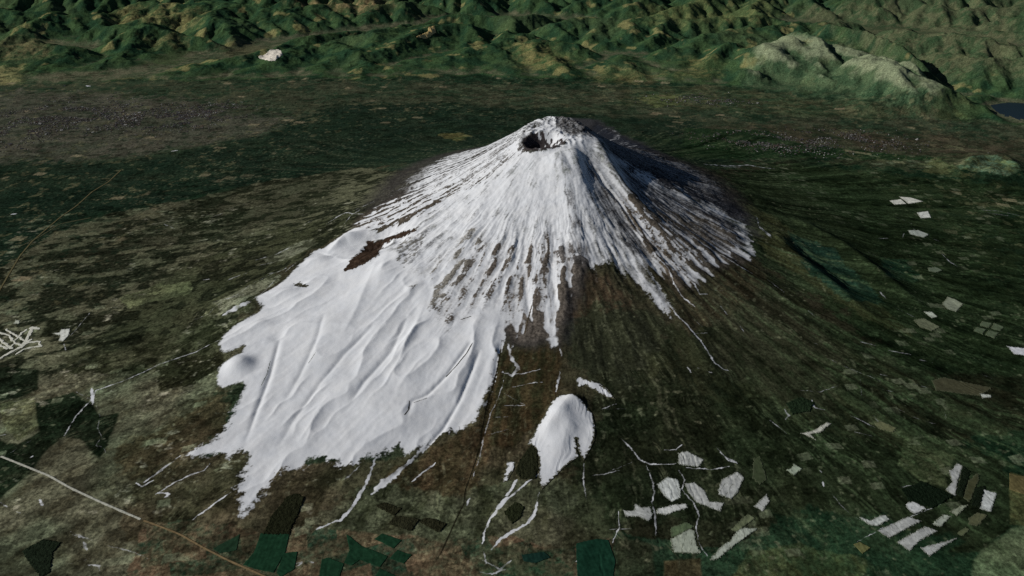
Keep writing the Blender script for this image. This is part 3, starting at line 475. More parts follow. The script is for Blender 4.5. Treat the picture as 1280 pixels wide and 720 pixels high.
FAIRWAYS = [
    ([(-9637, -4486),(-9525, -4295),(-9422, -4130),(-9379, -3926)], 22),
    ([(-9854, -4063),(-9649, -4186),(-9613, -4033)], 18),
    ([(-10082, -3618),(-9840, -3751),(-9639, -3980),(-9435, -4104)], 16),
    ([(-10016, -3518),(-9776, -3704),(-9486, -3942)], 14),
    ([(-9431, -4054),(-9474, -3789),(-9549, -3512),(-9412, -3552)], 26),
    ([(-9410, -4156),(-9367, -4009),(-9170, -4003),(-9078, -4168),(-9250, -4195),(-9343, -4237),(-9393, -4360)], 14),
    ([(-9649, -3902),(-9652, -3662),(-9614, -3560)], 12),
    ([(-10259, -3838),(-9967, -3844),(-9590, -4191)], 16),
]
TOWNS = [
    ('town', [((-14971, 10376),(1289, 809), 0.35),((-12147, 9650),(1153, 687), 0.3),((-15835, 8496),(970, 718), 0.2),((-10639, 10464),(793, 660), 0.15)], 9000, 'grey sprawl of a town on the plain at the foot of the far hills', 3),
    ('town', [((6239, 6377),(967, 551), 0.4),((8761, 7158),(994, 526), 0.4),((5480, 11565),(937, 428), 0.2)], 3000, 'small brown town scattered on the plain beyond the right flank', 5),
]

# ------------------------------------------------------------- noise
_rng = np.random.RandomState(7)
_PERM = np.concatenate([_rng.permutation(1024)] * 3).astype(np.int32)
_GA = _rng.rand(1024) * 2 * np.pi
_GX, _GY = np.cos(_GA).astype(np.float32), np.sin(_GA).astype(np.float32)

def pn(x, y, seed=0):
    """gradient noise, about -1..1"""
    x = np.asarray(x, dtype=np.float64); y = np.asarray(y, dtype=np.float64)
    xf, yf = np.floor(x), np.floor(y)
    fx, fy = (x - xf).astype(np.float32), (y - yf).astype(np.float32)
    xi = (xf.astype(np.int64) + seed * 131).astype(np.int32) & 1023
    yi = (yf.astype(np.int64) + seed * 57).astype(np.int32) & 1023
    u = fx * fx * fx * (fx * (fx * 6 - 15) + 10)
    v = fy * fy * fy * (fy * (fy * 6 - 15) + 10)
    xj, yj = (xi + 1) & 1023, (yi + 1) & 1023
    px0, px1 = _PERM[xi], _PERM[xj]
    def g(p, yy, dx, dy):
        h = _PERM[p + yy]
        return _GX[h] * dx + _GY[h] * dy
    a = g(px0, yi, fx, fy); b = g(px1, yi, fx - 1, fy)
    c = g(px0, yj, fx, fy - 1); d = g(px1, yj, fx - 1, fy - 1)
    ab = a + u * (b - a); cd = c + u * (d - c)
    return (ab + v * (cd - ab)) * 1.5

def fbm(x, y, scale, octaves=4, seed=0, gain=0.5):
    s = 0.0; a = 1.0; t = 0.0; f = 1.0 / scale
    for k in range(octaves):
        s = s + a * pn(x * f, y * f, seed + k * 3); t += a * a
        a *= gain; f *= 2.03
    return s / math.sqrt(t)

def ridged(x, y, scale, octaves=5, seed=0, gain=0.55):
    s = 0.0; a = 1.0; t = 0.0; f = 1.0 / scale; w = 1.0
    for k in range(octaves):
        n = np.clip(1.0 - 1.35 * np.abs(pn(x * f, y * f, seed + k * 3)), 0, 1) ** 1.5
        s = s + a * n * w; t += a
        w = np.clip(n * 1.3, 0, 1)
        a *= gain; f *= 2.07
    return s / t

def sm(a, b, x):
    t = np.clip((x - a) / (b - a), 0, 1)
    return t * t * (3 - 2 * t)

def blur(g, sig):
    """gaussian blur, sigma in cells, edges repeated"""
    p = int(3 * sig) + 2
    e = np.pad(g, p, mode='edge')
    k = np.exp(-0.5 * (np.arange(-p, p + 1) / sig) ** 2); k /= k.sum()
    ny, nx = e.shape
    fy, fx = np.fft.fftfreq(ny), np.fft.rfftfreq(nx)
    K = np.exp(-2 * (np.pi * sig) ** 2 * (fy[:, None] ** 2 + fx[None, :] ** 2))
    o = np.fft.irfft2(np.fft.rfft2(e) * K, s=e.shape)
    return o[p:-p, p:-p]

# ------------------------------------------------------------- traced shapes (world metres)
def line_dist(x, y, pts, reach, closed=False):
    """distance to a polyline and the place along it (0..1); far points get reach"""
    d = np.full(x.shape, float(reach)); t = np.zeros(x.shape)
    P = np.asarray(pts, dtype=float)
    sel = np.nonzero((x > P[:, 0].min() - reach) & (x < P[:, 0].max() + reach) &
                     (y > P[:, 1].min() - reach) & (y < P[:, 1].max() + reach))
    if sel[0].size == 0:
        return d, t
    xs, ys = x[sel], y[sel]
    Q = np.vstack([P, P[:1]]) if closed else P
    seg = np.hypot(*(Q[1:] - Q[:-1]).T); tot = max(seg.sum(), 1e-6); run = 0.0
    best = np.full(xs.shape, float(reach) ** 2); bt = np.zeros(xs.shape)
    for (ax, ay), (bx, by), L in zip(Q[:-1], Q[1:], seg):
        vx, vy = bx - ax, by - ay
        h = np.clip(((xs - ax) * vx + (ys - ay) * vy) / max(L * L, 1e-6), 0, 1)
        dd = (xs - ax - h * vx) ** 2 + (ys - ay - h * vy) ** 2
        m = dd < best
        best = np.where(m, dd, best); bt = np.where(m, (run + h * L) / tot, bt)
        run += L
    d[sel] = np.sqrt(best); t[sel] = bt
    return d, t

def poly_sd(x, y, pts, reach):
    """signed distance to a polygon, positive inside, clipped to +-reach"""
    d, _ = line_dist(x, y, pts, reach, True)
    P = np.asarray(pts, dtype=float)
    inside = np.zeros(x.shape, dtype=bool)
    sel = np.nonzero((x >= P[:, 0].min()) & (x <= P[:, 0].max()) & (y >= P[:, 1].min()) & (y <= P[:, 1].max()))
    if sel[0].size:
        xs, ys = x[sel], y[sel]
        ins = np.zeros(xs.shape, dtype=bool)
        for (ax, ay), (bx, by) in zip(P, np.roll(P, -1, axis=0)):
            if ay == by: continue
            c = (ay > ys) != (by > ys)
            ins ^= c & (xs < (bx - ax) * (ys - ay) / (by - ay) + ax)
        inside[sel] = ins
    return np.where(inside, d, -d)

# ------------------------------------------------------------- height of the land
_PR = np.array([0, 250, 500, 1000, 1500, 2000, 2500, 3000, 4000, 5000, 6500, 8000, 10000, 12000, 15000, 20000, 400000], float)
_PZ = np.array([3260, 3110, 2925, 2590, 2270, 2000, 1765, 1560, 1215, 950, 655, 450, 265, 130, 25, 0, 0], float)
_fine_r = np.linspace(0, 26000, 1301)
_fine_z = np.interp(_fine_r, _PR, _PZ)
_k = np.exp(-0.5 * (np.arange(-20, 21) / 7.0) ** 2); _k /= _k.sum()
_fine_s = np.convolve(np.pad(_fine_z, 20, mode='edge'), _k, 'valid')
_w = sm(400, 1200, _fine_r)
_fine_z = _fine_z * (1 - _w) + _fine_s * _w

FOOT_X = [-60000, -24000, -12000, -4000, 0, 6000, 9500, 12500, 16000, 30000, 60000]
FOOT_Y = [15500, 14300, 14300, 14800, 14600, 13600, 12400, 10400, 8600, 8000, 8000]

def base_height(x, y):
    r = np.hypot(x, y) + 1e-6
    c = x / r; s = y / r
    re = r / (1 + 0.05 * np.clip(c, 0, 1) * sm(800, 2500, r)
              + 0.03 * sm(1000, 4000, r) * pn(c * 2.1, s * 2.1, 3))
    z = np.interp(re, _fine_r, _fine_z)
    pl = 2870.0 + 0.24 * y + 0.07 * x                # the summit is cut off by a tilted plane
    z = np.where(r < 1600, 0.5 * (z + pl - np.sqrt((z - pl) ** 2 + 40.0 ** 2)) + 3, z)
    z = np.where(r < 1600, z, z)
    return z

def rivers(X, Y, cell, fixed, base, up, iters, K, dt, seed, slope=0.0):
    """stream power law on a grid: rain gathers downhill and cuts branching valleys"""
    rs = np.random.RandomState(seed)
    ny, nx = X.shape; N = ny * nx
    z = (base + 50 * rs.rand(ny, nx) + slope).ravel()
    fx = fixed.ravel(); bz = base.ravel(); z[fx] = bz[fx]
    U = up.ravel()
    idx = np.arange(N).reshape(ny, nx)
    jit = 1 + 0.12 * rs.rand(8, N)
    for it in range(iters):
        Z = np.pad(z.reshape(ny, nx), 1, mode='edge')
        best = np.zeros(N); rec = np.arange(N); dd = np.full(N, cell)
        for k, (dj, di) in enumerate(((-1, 0), (1, 0), (0, -1), (0, 1), (-1, -1), (-1, 1), (1, -1), (1, 1))):
            L = cell * (1.4142 if k > 3 else 1.0)
            sl = ((z.reshape(ny, nx) - Z[1 + dj:ny + 1 + dj, 1 + di:nx + 1 + di]) / L).ravel() * jit[k]
            nb = np.clip(idx + dj * nx + di, 0, N - 1).ravel()
            m = sl > best
            best = np.where(m, sl, best); rec = np.where(m, nb, rec); dd = np.where(m, L, dd)
        rec = np.where(fx, np.arange(N), rec)
        order = np.argsort(z, kind='stable')
        A = [cell * cell] * N; rl = rec.tolist()
        for i in order[::-1].tolist():
            r = rl[i]
            if r != i: A[r] += A[i]
        F = (K * dt * np.sqrt(np.array(A)) / dd).tolist()
        zl = (z + np.where(fx, 0, U * dt)).tolist()
        for i in order.tolist():
            r = rl[i]
            if r != i:
                zr = zl[r]
                if zl[i] > zr: zl[i] = (zl[i] + F[i] * zr) / (1 + F[i])
        z = np.array(zl)
        q = z.reshape(ny, nx)            # loose slopes creep
        lap = np.zeros_like(q); lap[1:-1, 1:-1] = q[:-2, 1:-1] + q[2:, 1:-1] + q[1:-1, :-2] + q[1:-1, 2:] - 4 * q[1:-1, 1:-1]
        q = q + np.where(fixed, 0, 0.035 * lap)
        z = q.ravel()
    return z.reshape(ny, nx)

def near_ridges(x, y):
    u = np.zeros(x.shape)
    for pts, h, w1, w2, val in FAR_RIDGES:
        d, t = line_dist(x, y, pts, 5000)
        P = np.asarray(pts); xs = P[:, 0]; o = np.argsort(xs)
        w = np.where(y > np.interp(x, xs[o], P[o, 1]), w2, w1)
        u = np.maximum(u, h * np.clip(1.25 - d / w, 0, 1) * sm(0, 0.1, t) * sm(1, 0.9, t))
    return u

def valley_field(x, y):
    f = np.zeros(x.shape)
    for pts, w in VALLEYS:
        d, t = line_dist(x + 300 * pn(x / 1500, y / 1500, 97), y + 300 * pn(x / 1500, y / 1500, 98), pts, 6000)
        f = np.maximum(f, 1 - d / w)
    return f

def hill_height(X, Y):
    """branching mountain ranges across the far plain, on a 160 m grid, returned on the grid of X, Y"""
    g = Grid(-40000, 40000, 7600, 43900, 165.0)
    x, y = g.X, g.Y
    def env_at(x, y):
        d = y - np.interp(x, FOOT_X, FOOT_Y) + 500 * pn(x / 2600, y / 2600, 41) + 250 * pn(x / 800, y / 800, 42)
        return d
    d = env_at(x, y)
    vf = valley_field(x, y)
    trunk = np.abs(pn(x / 8200 + 0.3, y / 6400, 46) + 0.18 * pn(x / 2100, y / 2100, 47)) < 0.022
    fixed = (d < 0) | (vf > 0.55) | (y > 43000) | (trunk & (d > 1500))
    base = np.where(vf > 0.3, 60.0, np.where(trunk, 60 + 0.012 * np.maximum(d, 0), 0.0)) * (d > 0)
    up = 640 + 200 * sm(-0.5, 0.6, pn(x / 6500, y / 4200, 43)) + 200 * sm(7000, 18000, d)
    up = up * (0.55 + 0.45 * sm(500, 5000, d))
    nr = near_ridges(x, y)
    up = np.maximum(up * (1 - 0.5 * sm(0, 300, nr)), nr * 1.15) * (1 - 0.7 * sm(0, 0.5, vf))
    z = rivers(x, y, 160.0, fixed, base, up / 300.0, 60, 0.010, 10.0, 4, 0.012 * np.maximum(d, 0) * (1 - sm(-2, 0.3, vf)))
    print('hills', z.max(), np.percentile(z, 90))
    z = np.where(z > 0, z, 0) * np.maximum(0.44 + 0.24 * sm(1500, 6000, d), 0.62 * sm(450, 800, nr))
    for pts, h, w1, w2, val in FAR_RIDGES:       # the two highest ridges keep broad, even faces
        if h < 1000: continue
        dd, t = line_dist(x, y, pts, 5000)
        P = np.asarray(pts); xs = P[:, 0]; o = np.argsort(xs)
        w = np.where(y > np.interp(x, xs[o], P[o, 1]), w2, w1)
        f = np.clip(1 - dd / w, 0, 1) * sm(0, 0.12, t) * sm(1, 0.88, t)
        k = sm(0, 0.25, f)
        z = z * (1 - 0.45 * k) + k * h * 0.62 * f ** 0.85 * (0.62 + 0.75 * ridged(x + 0.3 * y, y * 0.32, 1500, 3, 96))
    zz = g.sample(blur(z, 0.35), X, Y)
    lk = poly_sd(X, Y, LAKE, 900)
    zz = zz * sm(-500, -60, -lk) if False else zz * sm(60, -420, lk)
    env = sm(-100, 500, env_at(X, Y))
    return zz, env, valley_field(X, Y)

def explicit(x, y):
    """traced ridges, knolls, pits"""
    z = np.zeros(x.shape)
    for pts, h, w in RIDGES:
        d, t = line_dist(x, y, pts, w * 4)
        z += h * np.exp(-(d / w) ** 1.5) * np.clip(t / 0.12, 0, 1) ** 0.5 * np.clip((1 - t) / 0.3, 0, 1) * (d < w * 4)
    for (cx, cy), h, rx, ry, p in KNOLLS:
        q = np.hypot((x - cx) / rx, (y - cy) / ry)
        z += h * np.exp(-q ** p)
    return z

def crater(x, y, z):
    (cx, cy) = CRATER
    n = 1 + 0.10 * pn(x / 160, y / 160, 5)
    q = np.hypot((x - cx) / 400, (y - cy) / 270) * n
    rim = 38 * np.exp(-((q - 1.12) / 0.22) ** 2) * (0.6 + 0.8 * pn(x / 110, y / 110, 8))
    bowl = -230 * (1 - sm(0.35, 1.08, q))
    return z + rim + bowl

# ------------------------------------------------------------- running water
def erode(z, cell, n, steps, batches, k_er, cap, seed, lim=0.6, slump=12.0):
    rs = np.random.RandomState(seed)
    z = z.astype(np.float64).copy(); ny, nx = z.shape
    for b in range(batches):
        px = rs.rand(n) * (nx - 3) + 1; py = rs.rand(n) * (ny - 3) + 1
        dx = np.zeros(n); dy = np.zeros(n); sed = np.zeros(n); water = np.ones(n)
        for s in range(steps):
            ix = px.astype(np.int32); iy = py.astype(np.int32); fx = px - ix; fy = py - iy
            i0 = iy * nx + ix; zf = z.ravel()
            a, b_, c, d = zf[i0], zf[i0 + 1], zf[i0 + nx], zf[i0 + nx + 1]
            gx = (b_ - a) * (1 - fy) + (d - c) * fy; gy = (c - a) * (1 - fx) + (d - b_) * fx
            h0 = a * (1 - fx) * (1 - fy) + b_ * fx * (1 - fy) + c * (1 - fx) * fy + d * fx * fy
            dx = dx * 0.35 - gx * 0.65 / cell * 8; dy = dy * 0.35 - gy * 0.65 / cell * 8
            L = np.hypot(dx, dy) + 1e-9
            dx /= L; dy /= L
            nxp = np.clip(px + dx, 1, nx - 3); nyp = np.clip(py + dy, 1, ny - 3)
            jx = nxp.astype(np.int32); jy = nyp.astype(np.int32); gx2 = nxp - jx; gy2 = nyp - jy
            j0 = jy * nx + jx
            h1 = (zf[j0] * (1 - gx2) * (1 - gy2) + zf[j0 + 1] * gx2 * (1 - gy2)
                  + zf[j0 + nx] * (1 - gx2) * gy2 + zf[j0 + nx + 1] * gx2 * gy2)
            dh = h1 - h0
            capac = np.maximum(-dh, 0.02 * cell) * cap * water
            up = dh > 0
            dep = np.where(up, np.minimum(sed, dh), np.where(sed > capac, (sed - capac) * 0.3, 0))
            ero = np.where(up | (sed > capac), 0, np.minimum((capac - sed) * k_er, np.maximum(-dh, 0)))
            amt = dep - ero
            sed = sed - amt
            w = np.concatenate([(1 - fx) * (1 - fy), fx * (1 - fy), (1 - fx) * fy, fx * fy]) * np.tile(amt, 4)
            dz = np.bincount(np.concatenate([i0, i0 + 1, i0 + nx, i0 + nx + 1]), w, minlength=nx * ny).reshape(ny, nx)
            z += np.clip(dz, -lim, lim)
            px, py = nxp, nyp; water *= 0.985
            if s % 6 == 5:      # loose banks slump: high cells shed onto low neighbours
                c = z[1:-1, 1:-1]
                lap = z[:-2, 1:-1] + z[2:, 1:-1] + z[1:-1, :-2] + z[1:-1, 2:] - 4 * c
                z[1:-1, 1:-1] = c + 0.06 * lap + 0.10 * np.sign(lap) * np.maximum(np.abs(lap) - slump, 0)
    return z

class Grid:
    def __init__(self, x0, x1, y0, y1, cell):
        self.x0, self.y0, self.cell = x0, y0, cell
        self.nx = int((x1 - x0) / cell) + 1; self.ny = int((y1 - y0) / cell) + 1
        self.X, self.Y = np.meshgrid(x0 + np.arange(self.nx) * cell, y0 + np.arange(self.ny) * cell)
    def sample(self, g, x, y):
        fx = np.clip((x - self.x0) / self.cell, 0, self.nx - 1.001); fy = np.clip((y - self.y0) / self.cell, 0, self.ny - 1.001)
        ix = fx.astype(np.int32); iy = fy.astype(np.int32); fx = fx - ix; fy = fy - iy
        return (g[iy, ix] * (1 - fx) * (1 - fy) + g[iy, ix + 1] * fx * (1 - fy)
                + g[iy + 1, ix] * (1 - fx) * fy + g[iy + 1, ix + 1] * fx * fy)
    def fade(self, m):
        X, Y = self.X, self.Y
        e = np.minimum(np.minimum(X - self.x0, X[0, -1] - X), np.minimum(Y - self.y0, Y[-1, 0] - Y))
        return sm(0, m, e)

def polar_noise(x, y, fa, fr, seed, octv=3):
    """streaks that run down the cone: fine across, long down the slope"""
    r = np.hypot(x, y) + 30.0; th = np.arctan2(y, x)
    wob = (0.035 * pn(x / 1400, y / 1400, seed + 40) + 0.02 * pn(x / 350, y / 350, seed + 41)) * np.clip(2600 / r, 0.5, 2.0)
    s = 0; a = 1.0; t = 0
    lr = np.log(r)
    for k in range(octv):
        f = 2.0 ** k
        s = s + a * pn((th + wob + 4) * fa * f, lr * fr * f, seed + k); t += a * a; a *= 0.6
    return s / math.sqrt(t)

def build_land():
    L = {}
    g = Grid(-9600, 9600, -11000, 6400, 20.0)
    X, Y = g.X, g.Y
    z0 = base_height(X, Y)
    z = z0 + explicit(X, Y)
    r = np.hypot(X, Y)
    smooth = sm(-250, 250, poly_sd(X, Y, SMOOTH_ZONE, 300) + 120 * pn(X / 500, Y / 500, 12))
    rough = (1 - smooth)
    amp = sm(500, 1500, r) * (1 - 0.8 * sm(3800, 8000, r))
    z = z + amp * (30 * polar_noise(X, Y, 6, 1.2, 21, 3) + rough * (5 + 11 * sm(1700, 3000, r)) * (polar_noise(X, Y, 20, 1.7, 25, 3) + 0.5 * pn(X / 400, Y / 400, 29)) + rough * 9 * ridged(X, Y, 420, 4, 30) * sm(2300, 3200, r))
    fold = np.clip(1 - 1.7 * np.abs(polar_noise(X, Y, 8.5, 1.6, 33, 1) + 0.25 * pn(X / 700, Y / 700, 34)), 0, 1) ** 1.6
    z = z + smooth * 3.2 * polar_noise(X, Y, 46, 2.0, 32, 2)
    fold2 = np.clip(1 - 1.7 * np.abs(polar_noise(X, Y, 19, 2.2, 36, 1)), 0, 1) ** 2
    z = z + smooth * (62 * fold + 17 * fold2 * sm(-0.3, 0.3, pn(X / 1100, Y / 1100, 37)) + 30 * fbm(X, Y, 1100, 2, 35))
    z = z + rough * 16 * (ridged(X, Y, 700, 4, 31) - 0.4) * sm(3500, 5500, r) * sm(11000, 8000, r)
    z = z + 5 * fbm(X, Y, 260, 3, 15) * sm(800, 1600, r)
    low = sm(4300, 6000, r) * sm(11500, 8500, r) * (1 - smooth)
    vv = np.abs(polar_noise(X, Y, 11, 2.0, 38, 4))
    z = z - low * 30 * sm(0.28, 0.0, vv) + low * 16 * polar_noise(X, Y, 18, 2.5, 39, 3)
    ze = erode(z, 20.0, 70000, 60, 9, 0.32, 3.0, 3, 1.2, 9.0)
    de = ze - z
    de_s = blur(de, 3.2)
    de = blur(de, 0.6)
    lim = sm(550, 1100, r)
    de = np.clip(de * (2.4 - 1.3 * sm(3800, 6500, r)) * (1 - smooth) * (0.45 + 0.55 * sm(1500, 3200, r)) + de_s * smooth * 0.9, -85, 50) * lim
    zz = z + de
    zz = crater(X, Y, zz)
    # jagged rocks along the summit rim
    zz = zz + 45 * (ridged(X, Y, 170, 3, 17) - 0.3) * sm(1000, 500, r) * sm(0.9, 1.2, np.hypot((X - CRATER[0]) / 400, (Y - CRATER[1]) / 270))
    fd = g.fade(2500)
    L['g1'] = g; L['d1'] = ((zz - z0) * fd)
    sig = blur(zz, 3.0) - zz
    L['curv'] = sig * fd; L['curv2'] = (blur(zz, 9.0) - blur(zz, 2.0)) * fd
    L['smooth'] = smooth * fd
    h = Grid(-40000, 40000, 6000, 44000, 80.0)
    hz, env, vf = hill_height(h.X, h.Y)
    rel = sm(60, 350, hz)
    hz = hz + rel * 90 * (ridged(h.X, h.Y, 1100, 4, 92) - 0.4)
    L['g2'] = h; L['h2'] = hz; L['env2'] = env; L['vf'] = vf
    e2 = hz
    L['curvh'] = blur(e2, 3.0) - e2
    return L

LAND = None
def height(x, y, fine=True):
    z = base_height(x, y)
    g1, g2 = LAND['g1'], LAND['g2']
    in1 = (np.abs(x) < 9600) & (y > -11000) & (y < 6400)
    z = z + np.where(in1, g1.sample(LAND['d1'], x, y), 0)
    z = z + np.where(y > 6000, g2.sample(LAND['h2'], x, y), 0)
    for (cx, cy), h, rx, ry in FAR_KNOLLS:
        q = np.hypot((x - cx) / rx, (y - cy) / ry)
        z = z + h * np.exp(-q ** 2.2) * (0.8 + 0.35 * pn(x / 500, y / 500, 99)) - h * 0.45 * np.exp(-(q / 0.3) ** 2)
    if fine:
        r = np.hypot(x, y)
        sn = g1.sample(LAND['smooth'], x, y) * in1
        hill = np.where(y > 6000, g2.sample(LAND['env2'], x, y), 0)
        a = (1 - sn) * (0.35 + 0.65 * sm(7000, 2500, r)) * sm(500, 900, r)
        z = z + a * (7 * fbm(x, y, 110, 3, 81) * (0.4 + 0.6 * sm(6500, 2500, r)))
        z = z + a * (2.5 + 6 * sm(1700, 2900, r)) * sm(5000, 2500, r) * polar_noise(x, y, 70, 2.2, 83, 2) * sm(600, 1800, r)
        z = z + sn * 1.6 * fbm(x, y, 160, 3, 85)
        z = z + hill * (55 * (ridged(x, y, 560, 4, 87, 0.6) - 0.5) * sm(20, 260, z))
        z = z + (1 - hill) * sm(8000, 14000, r) * 3 * fbm(x, y, 400, 3, 89)
    return z

# ------------------------------------------------------------- colour helpers
TONE = np.array([0.90, 1.0, 0.87])          # one balance for every ground tone
LIT = 0.62                                   # how bright level sunlit ground of albedo 1 shows
def lin(c):
    c = np.asarray(c, dtype=float) / 255.0
    return np.where(c <= 0.04045, c / 12.92, ((c + 0.055) / 1.055) ** 2.4)
def rock(c):
    v = lin(c) / LIT
    return v * 0.7 + 0.3 * v.mean()
def alb(c):
    v = lin(c) / LIT
    if v.max() < 0.3:
        v = (v * 0.82 + 0.18 * v.mean()) * 1.18
    return np.clip(v * (TONE if v.max() < 0.3 else 1.0), 0.002, 0.85)

def land_material(name, bump=1.0, var=0.65):
    m = bpy.data.materials.new(name); m.use_nodes = True
    n, l = m.node_tree.nodes, m.node_tree.links
    n.clear()
    out = n.new('ShaderNodeOutputMaterial'); bs = n.new('ShaderNodeBsdfPrincipled')
    at = n.new('ShaderNodeAttribute'); at.attribute_name = 'ground_colour'
    tc = n.new('ShaderNodeTexCoord')
    nz = n.new('ShaderNodeTexNoise'); nz.inputs['Scale'].default_value = 1 / 45.0; nz.inputs['Detail'].default_value = 5; nz.inputs['Roughness'].default_value = 0.7
    l.new(tc.outputs['Object'], nz.inputs['Vector'])
    mr = n.new('ShaderNodeMapRange'); mr.inputs['From Min'].default_value = 0.3; mr.inputs['From Max'].default_value = 0.7
    mr.inputs['To Min'].default_value = 1 - var; mr.inputs['To Max'].default_value = 1 + var
    l.new(nz.outputs['Fac'], mr.inputs['Value'])
    mul = n.new('ShaderNodeVectorMath'); mul.operation = 'SCALE'
    l.new(at.outputs['Color'], mul.inputs[0]); l.new(mr.outputs[0], mul.inputs['Scale'])
    # snow cover broken up by the same fine noise
    ad = n.new('ShaderNodeMath'); ad.operation = 'MULTIPLY_ADD'
    l.new(nz.outputs['Fac'], ad.inputs[0]); ad.inputs[1].default_value = 0.5; l.new(at.outputs['Alpha'], ad.inputs[2])
    cv = n.new('ShaderNodeMapRange'); cv.interpolation_type = 'SMOOTHSTEP'
    cv.inputs['From Min'].default_value = 0.45; cv.inputs['From Max'].default_value = 1.1
    l.new(ad.outputs[0], cv.inputs['Value'])
    nz2 = n.new('ShaderNodeTexNoise'); nz2.inputs['Scale'].default_value = 1 / 260.0; nz2.inputs['Detail'].default_value = 4
    l.new(tc.outputs['Object'], nz2.inputs['Vector'])
    sc = n.new('ShaderNodeMix'); sc.data_type = 'RGBA'
    sc.inputs['A'].default_value = (0.72, 0.75, 0.785, 1); sc.inputs['B'].default_value = (0.80, 0.805, 0.80, 1)
    l.new(nz2.outputs['Fac'], sc.inputs['Factor'])
    mx = n.new('ShaderNodeMix'); mx.data_type = 'RGBA'
    l.new(cv.outputs[0], mx.inputs['Factor']); l.new(mul.outputs[0], mx.inputs['A']); l.new(sc.outputs['Result'], mx.inputs['B'])
    l.new(mx.outputs['Result'], bs.inputs['Base Color'])
    bs.inputs['Roughness'].default_value = 0.85
    bs.inputs['Specular IOR Level'].default_value = 0.0
    if bump > 0:
        bp = n.new('ShaderNodeBump'); bp.inputs['Distance'].default_value = 7.0 * bump; bp.inputs['Strength'].default_value = 1.0
        inv = n.new('ShaderNodeMath'); inv.operation = 'MULTIPLY_ADD'; inv.inputs[1].default_value = -0.8; inv.inputs[2].default_value = 1.0
        l.new(cv.outputs[0], inv.inputs[0]); l.new(inv.outputs[0], bp.inputs['Strength'])
        l.new(nz.outputs['Fac'], bp.inputs['Height']); l.new(bp.outputs[0], bs.inputs['Normal'])
    l.new(bs.outputs[0], out.inputs[0])
    return m

M_LAND = land_material('land')
M_FIELD = land_material('field_surface', 0.4, 0.22)
M_WOOD = land_material('tree_tops', 1.2, 0.5)

def grid_mesh(name, verts, faces, rgba, mat, smooth=True):
    """verts (n,3), faces (m,4), rgba (n,4) -> one mesh object"""
    me = bpy.data.meshes.new(name)
    nv, nf = len(verts), len(faces)
    me.vertices.add(nv); me.vertices.foreach_set('co', np.ascontiguousarray(verts, dtype=np.float32).ravel())
    me.loops.add(nf * 4); me.loops.foreach_set('vertex_index', np.ascontiguousarray(faces, dtype=np.int32).ravel())
    me.polygons.add(nf); me.polygons.foreach_set('loop_start', np.arange(0, nf * 4, 4, dtype=np.int32))
    me.polygons.foreach_set('use_smooth', np.full(nf, smooth, dtype=bool))
    me.update(calc_edges=True)
    a = me.attributes.new('ground_colour', 'FLOAT_COLOR', 'POINT')
    a.data.foreach_set('color', np.ascontiguousarray(rgba, dtype=np.float32).ravel())
    me.materials.append(mat)
    o = bpy.data.objects.new(name, me); COL.objects.link(o)
    return o

# ------------------------------------------------------------- the land as one fine sheet
T0 = time.time()
LAND = build_land()
print('land', round(time.time() - T0, 1))

def rows():
    ys = [-12500.0]
    while ys[-1] < 40500:
        y = ys[-1]
        s = np.interp(y, [-12500, -9500, -6000, 0, 2500, 4000, 9000, 12000, 20000, 30000, 40500],
                      [30, 13, 13, 13, 14, 26, 45, 36, 44, 60, 300])
        ys.append(y + s)
    return np.array(ys)
YR = rows()
NX = 1480
sgrid = np.linspace(-1, 1, NX)
dist = np.hypot(YR - CAM[1], 7600.0)
W = 0.5777 * 1.17 * dist
X = CAM[0] + W[:, None] * sgrid[None, :]
Y = np.repeat(YR[:, None], NX, axis=1)
print('grid', X.shape)
Z = height(X, Y)
g1, g2 = LAND['g1'], LAND['g2']
IN1 = (np.abs(X) < 9600) & (Y > -11000) & (Y < 6400)
CURV = np.where(IN1, g1.sample(LAND['curv'], X, Y), 0)
CURV2 = np.where(IN1, g1.sample(LAND['curv2'], X, Y), 0)
SMO = g1.sample(LAND['smooth'], X, Y) * IN1
ENV = np.where(Y > 6000, g2.sample(LAND['env2'], X, Y), 0)
CURVH = np.where(Y > 6000, g2.sample(LAND['curvh'], X, Y), 0)
HZ = np.where(Y > 6000, g2.sample(LAND['h2'], X, Y), 0)
print('height', round(time.time() - T0, 1))

RR = np.hypot(X, Y)
n60 = fbm(X, Y, 75, 3, 301)
n300 = fbm(X, Y, 330, 4, 303)
n1500 = fbm(X, Y, 1600, 4, 305)

def box_of(poly, pad):
    P = np.asarray(poly, float)
    return np.nonzero((X > P[:, 0].min() - pad) & (X < P[:, 0].max() + pad) & (Y > P[:, 1].min() - pad) & (Y < P[:, 1].max() + pad))

def parcels(x, y, size, seed):
    """one random number per field or felling plot"""
    r = np.random.RandomState(seed); a = r.uniform(-0.5, 0.5)
    wx = x + size * 0.5 * pn(x / size / 6, y / size / 6, seed); wy = y + size * 0.5 * pn(x / size / 6, y / size / 6, seed + 1)
    u = (wx * math.cos(a) + wy * math.sin(a)) / (size * 1.5); v = (-wx * math.sin(a) + wy * math.cos(a)) / size
    j = np.floor(v).astype(np.int64); u = u + (_PERM[j & 1023] % 97) / 97.0
    i = np.floor(u).astype(np.int64)
    return _PERM[_PERM[(i + seed * 7) & 1023] + (j & 1023)] / 1023.0

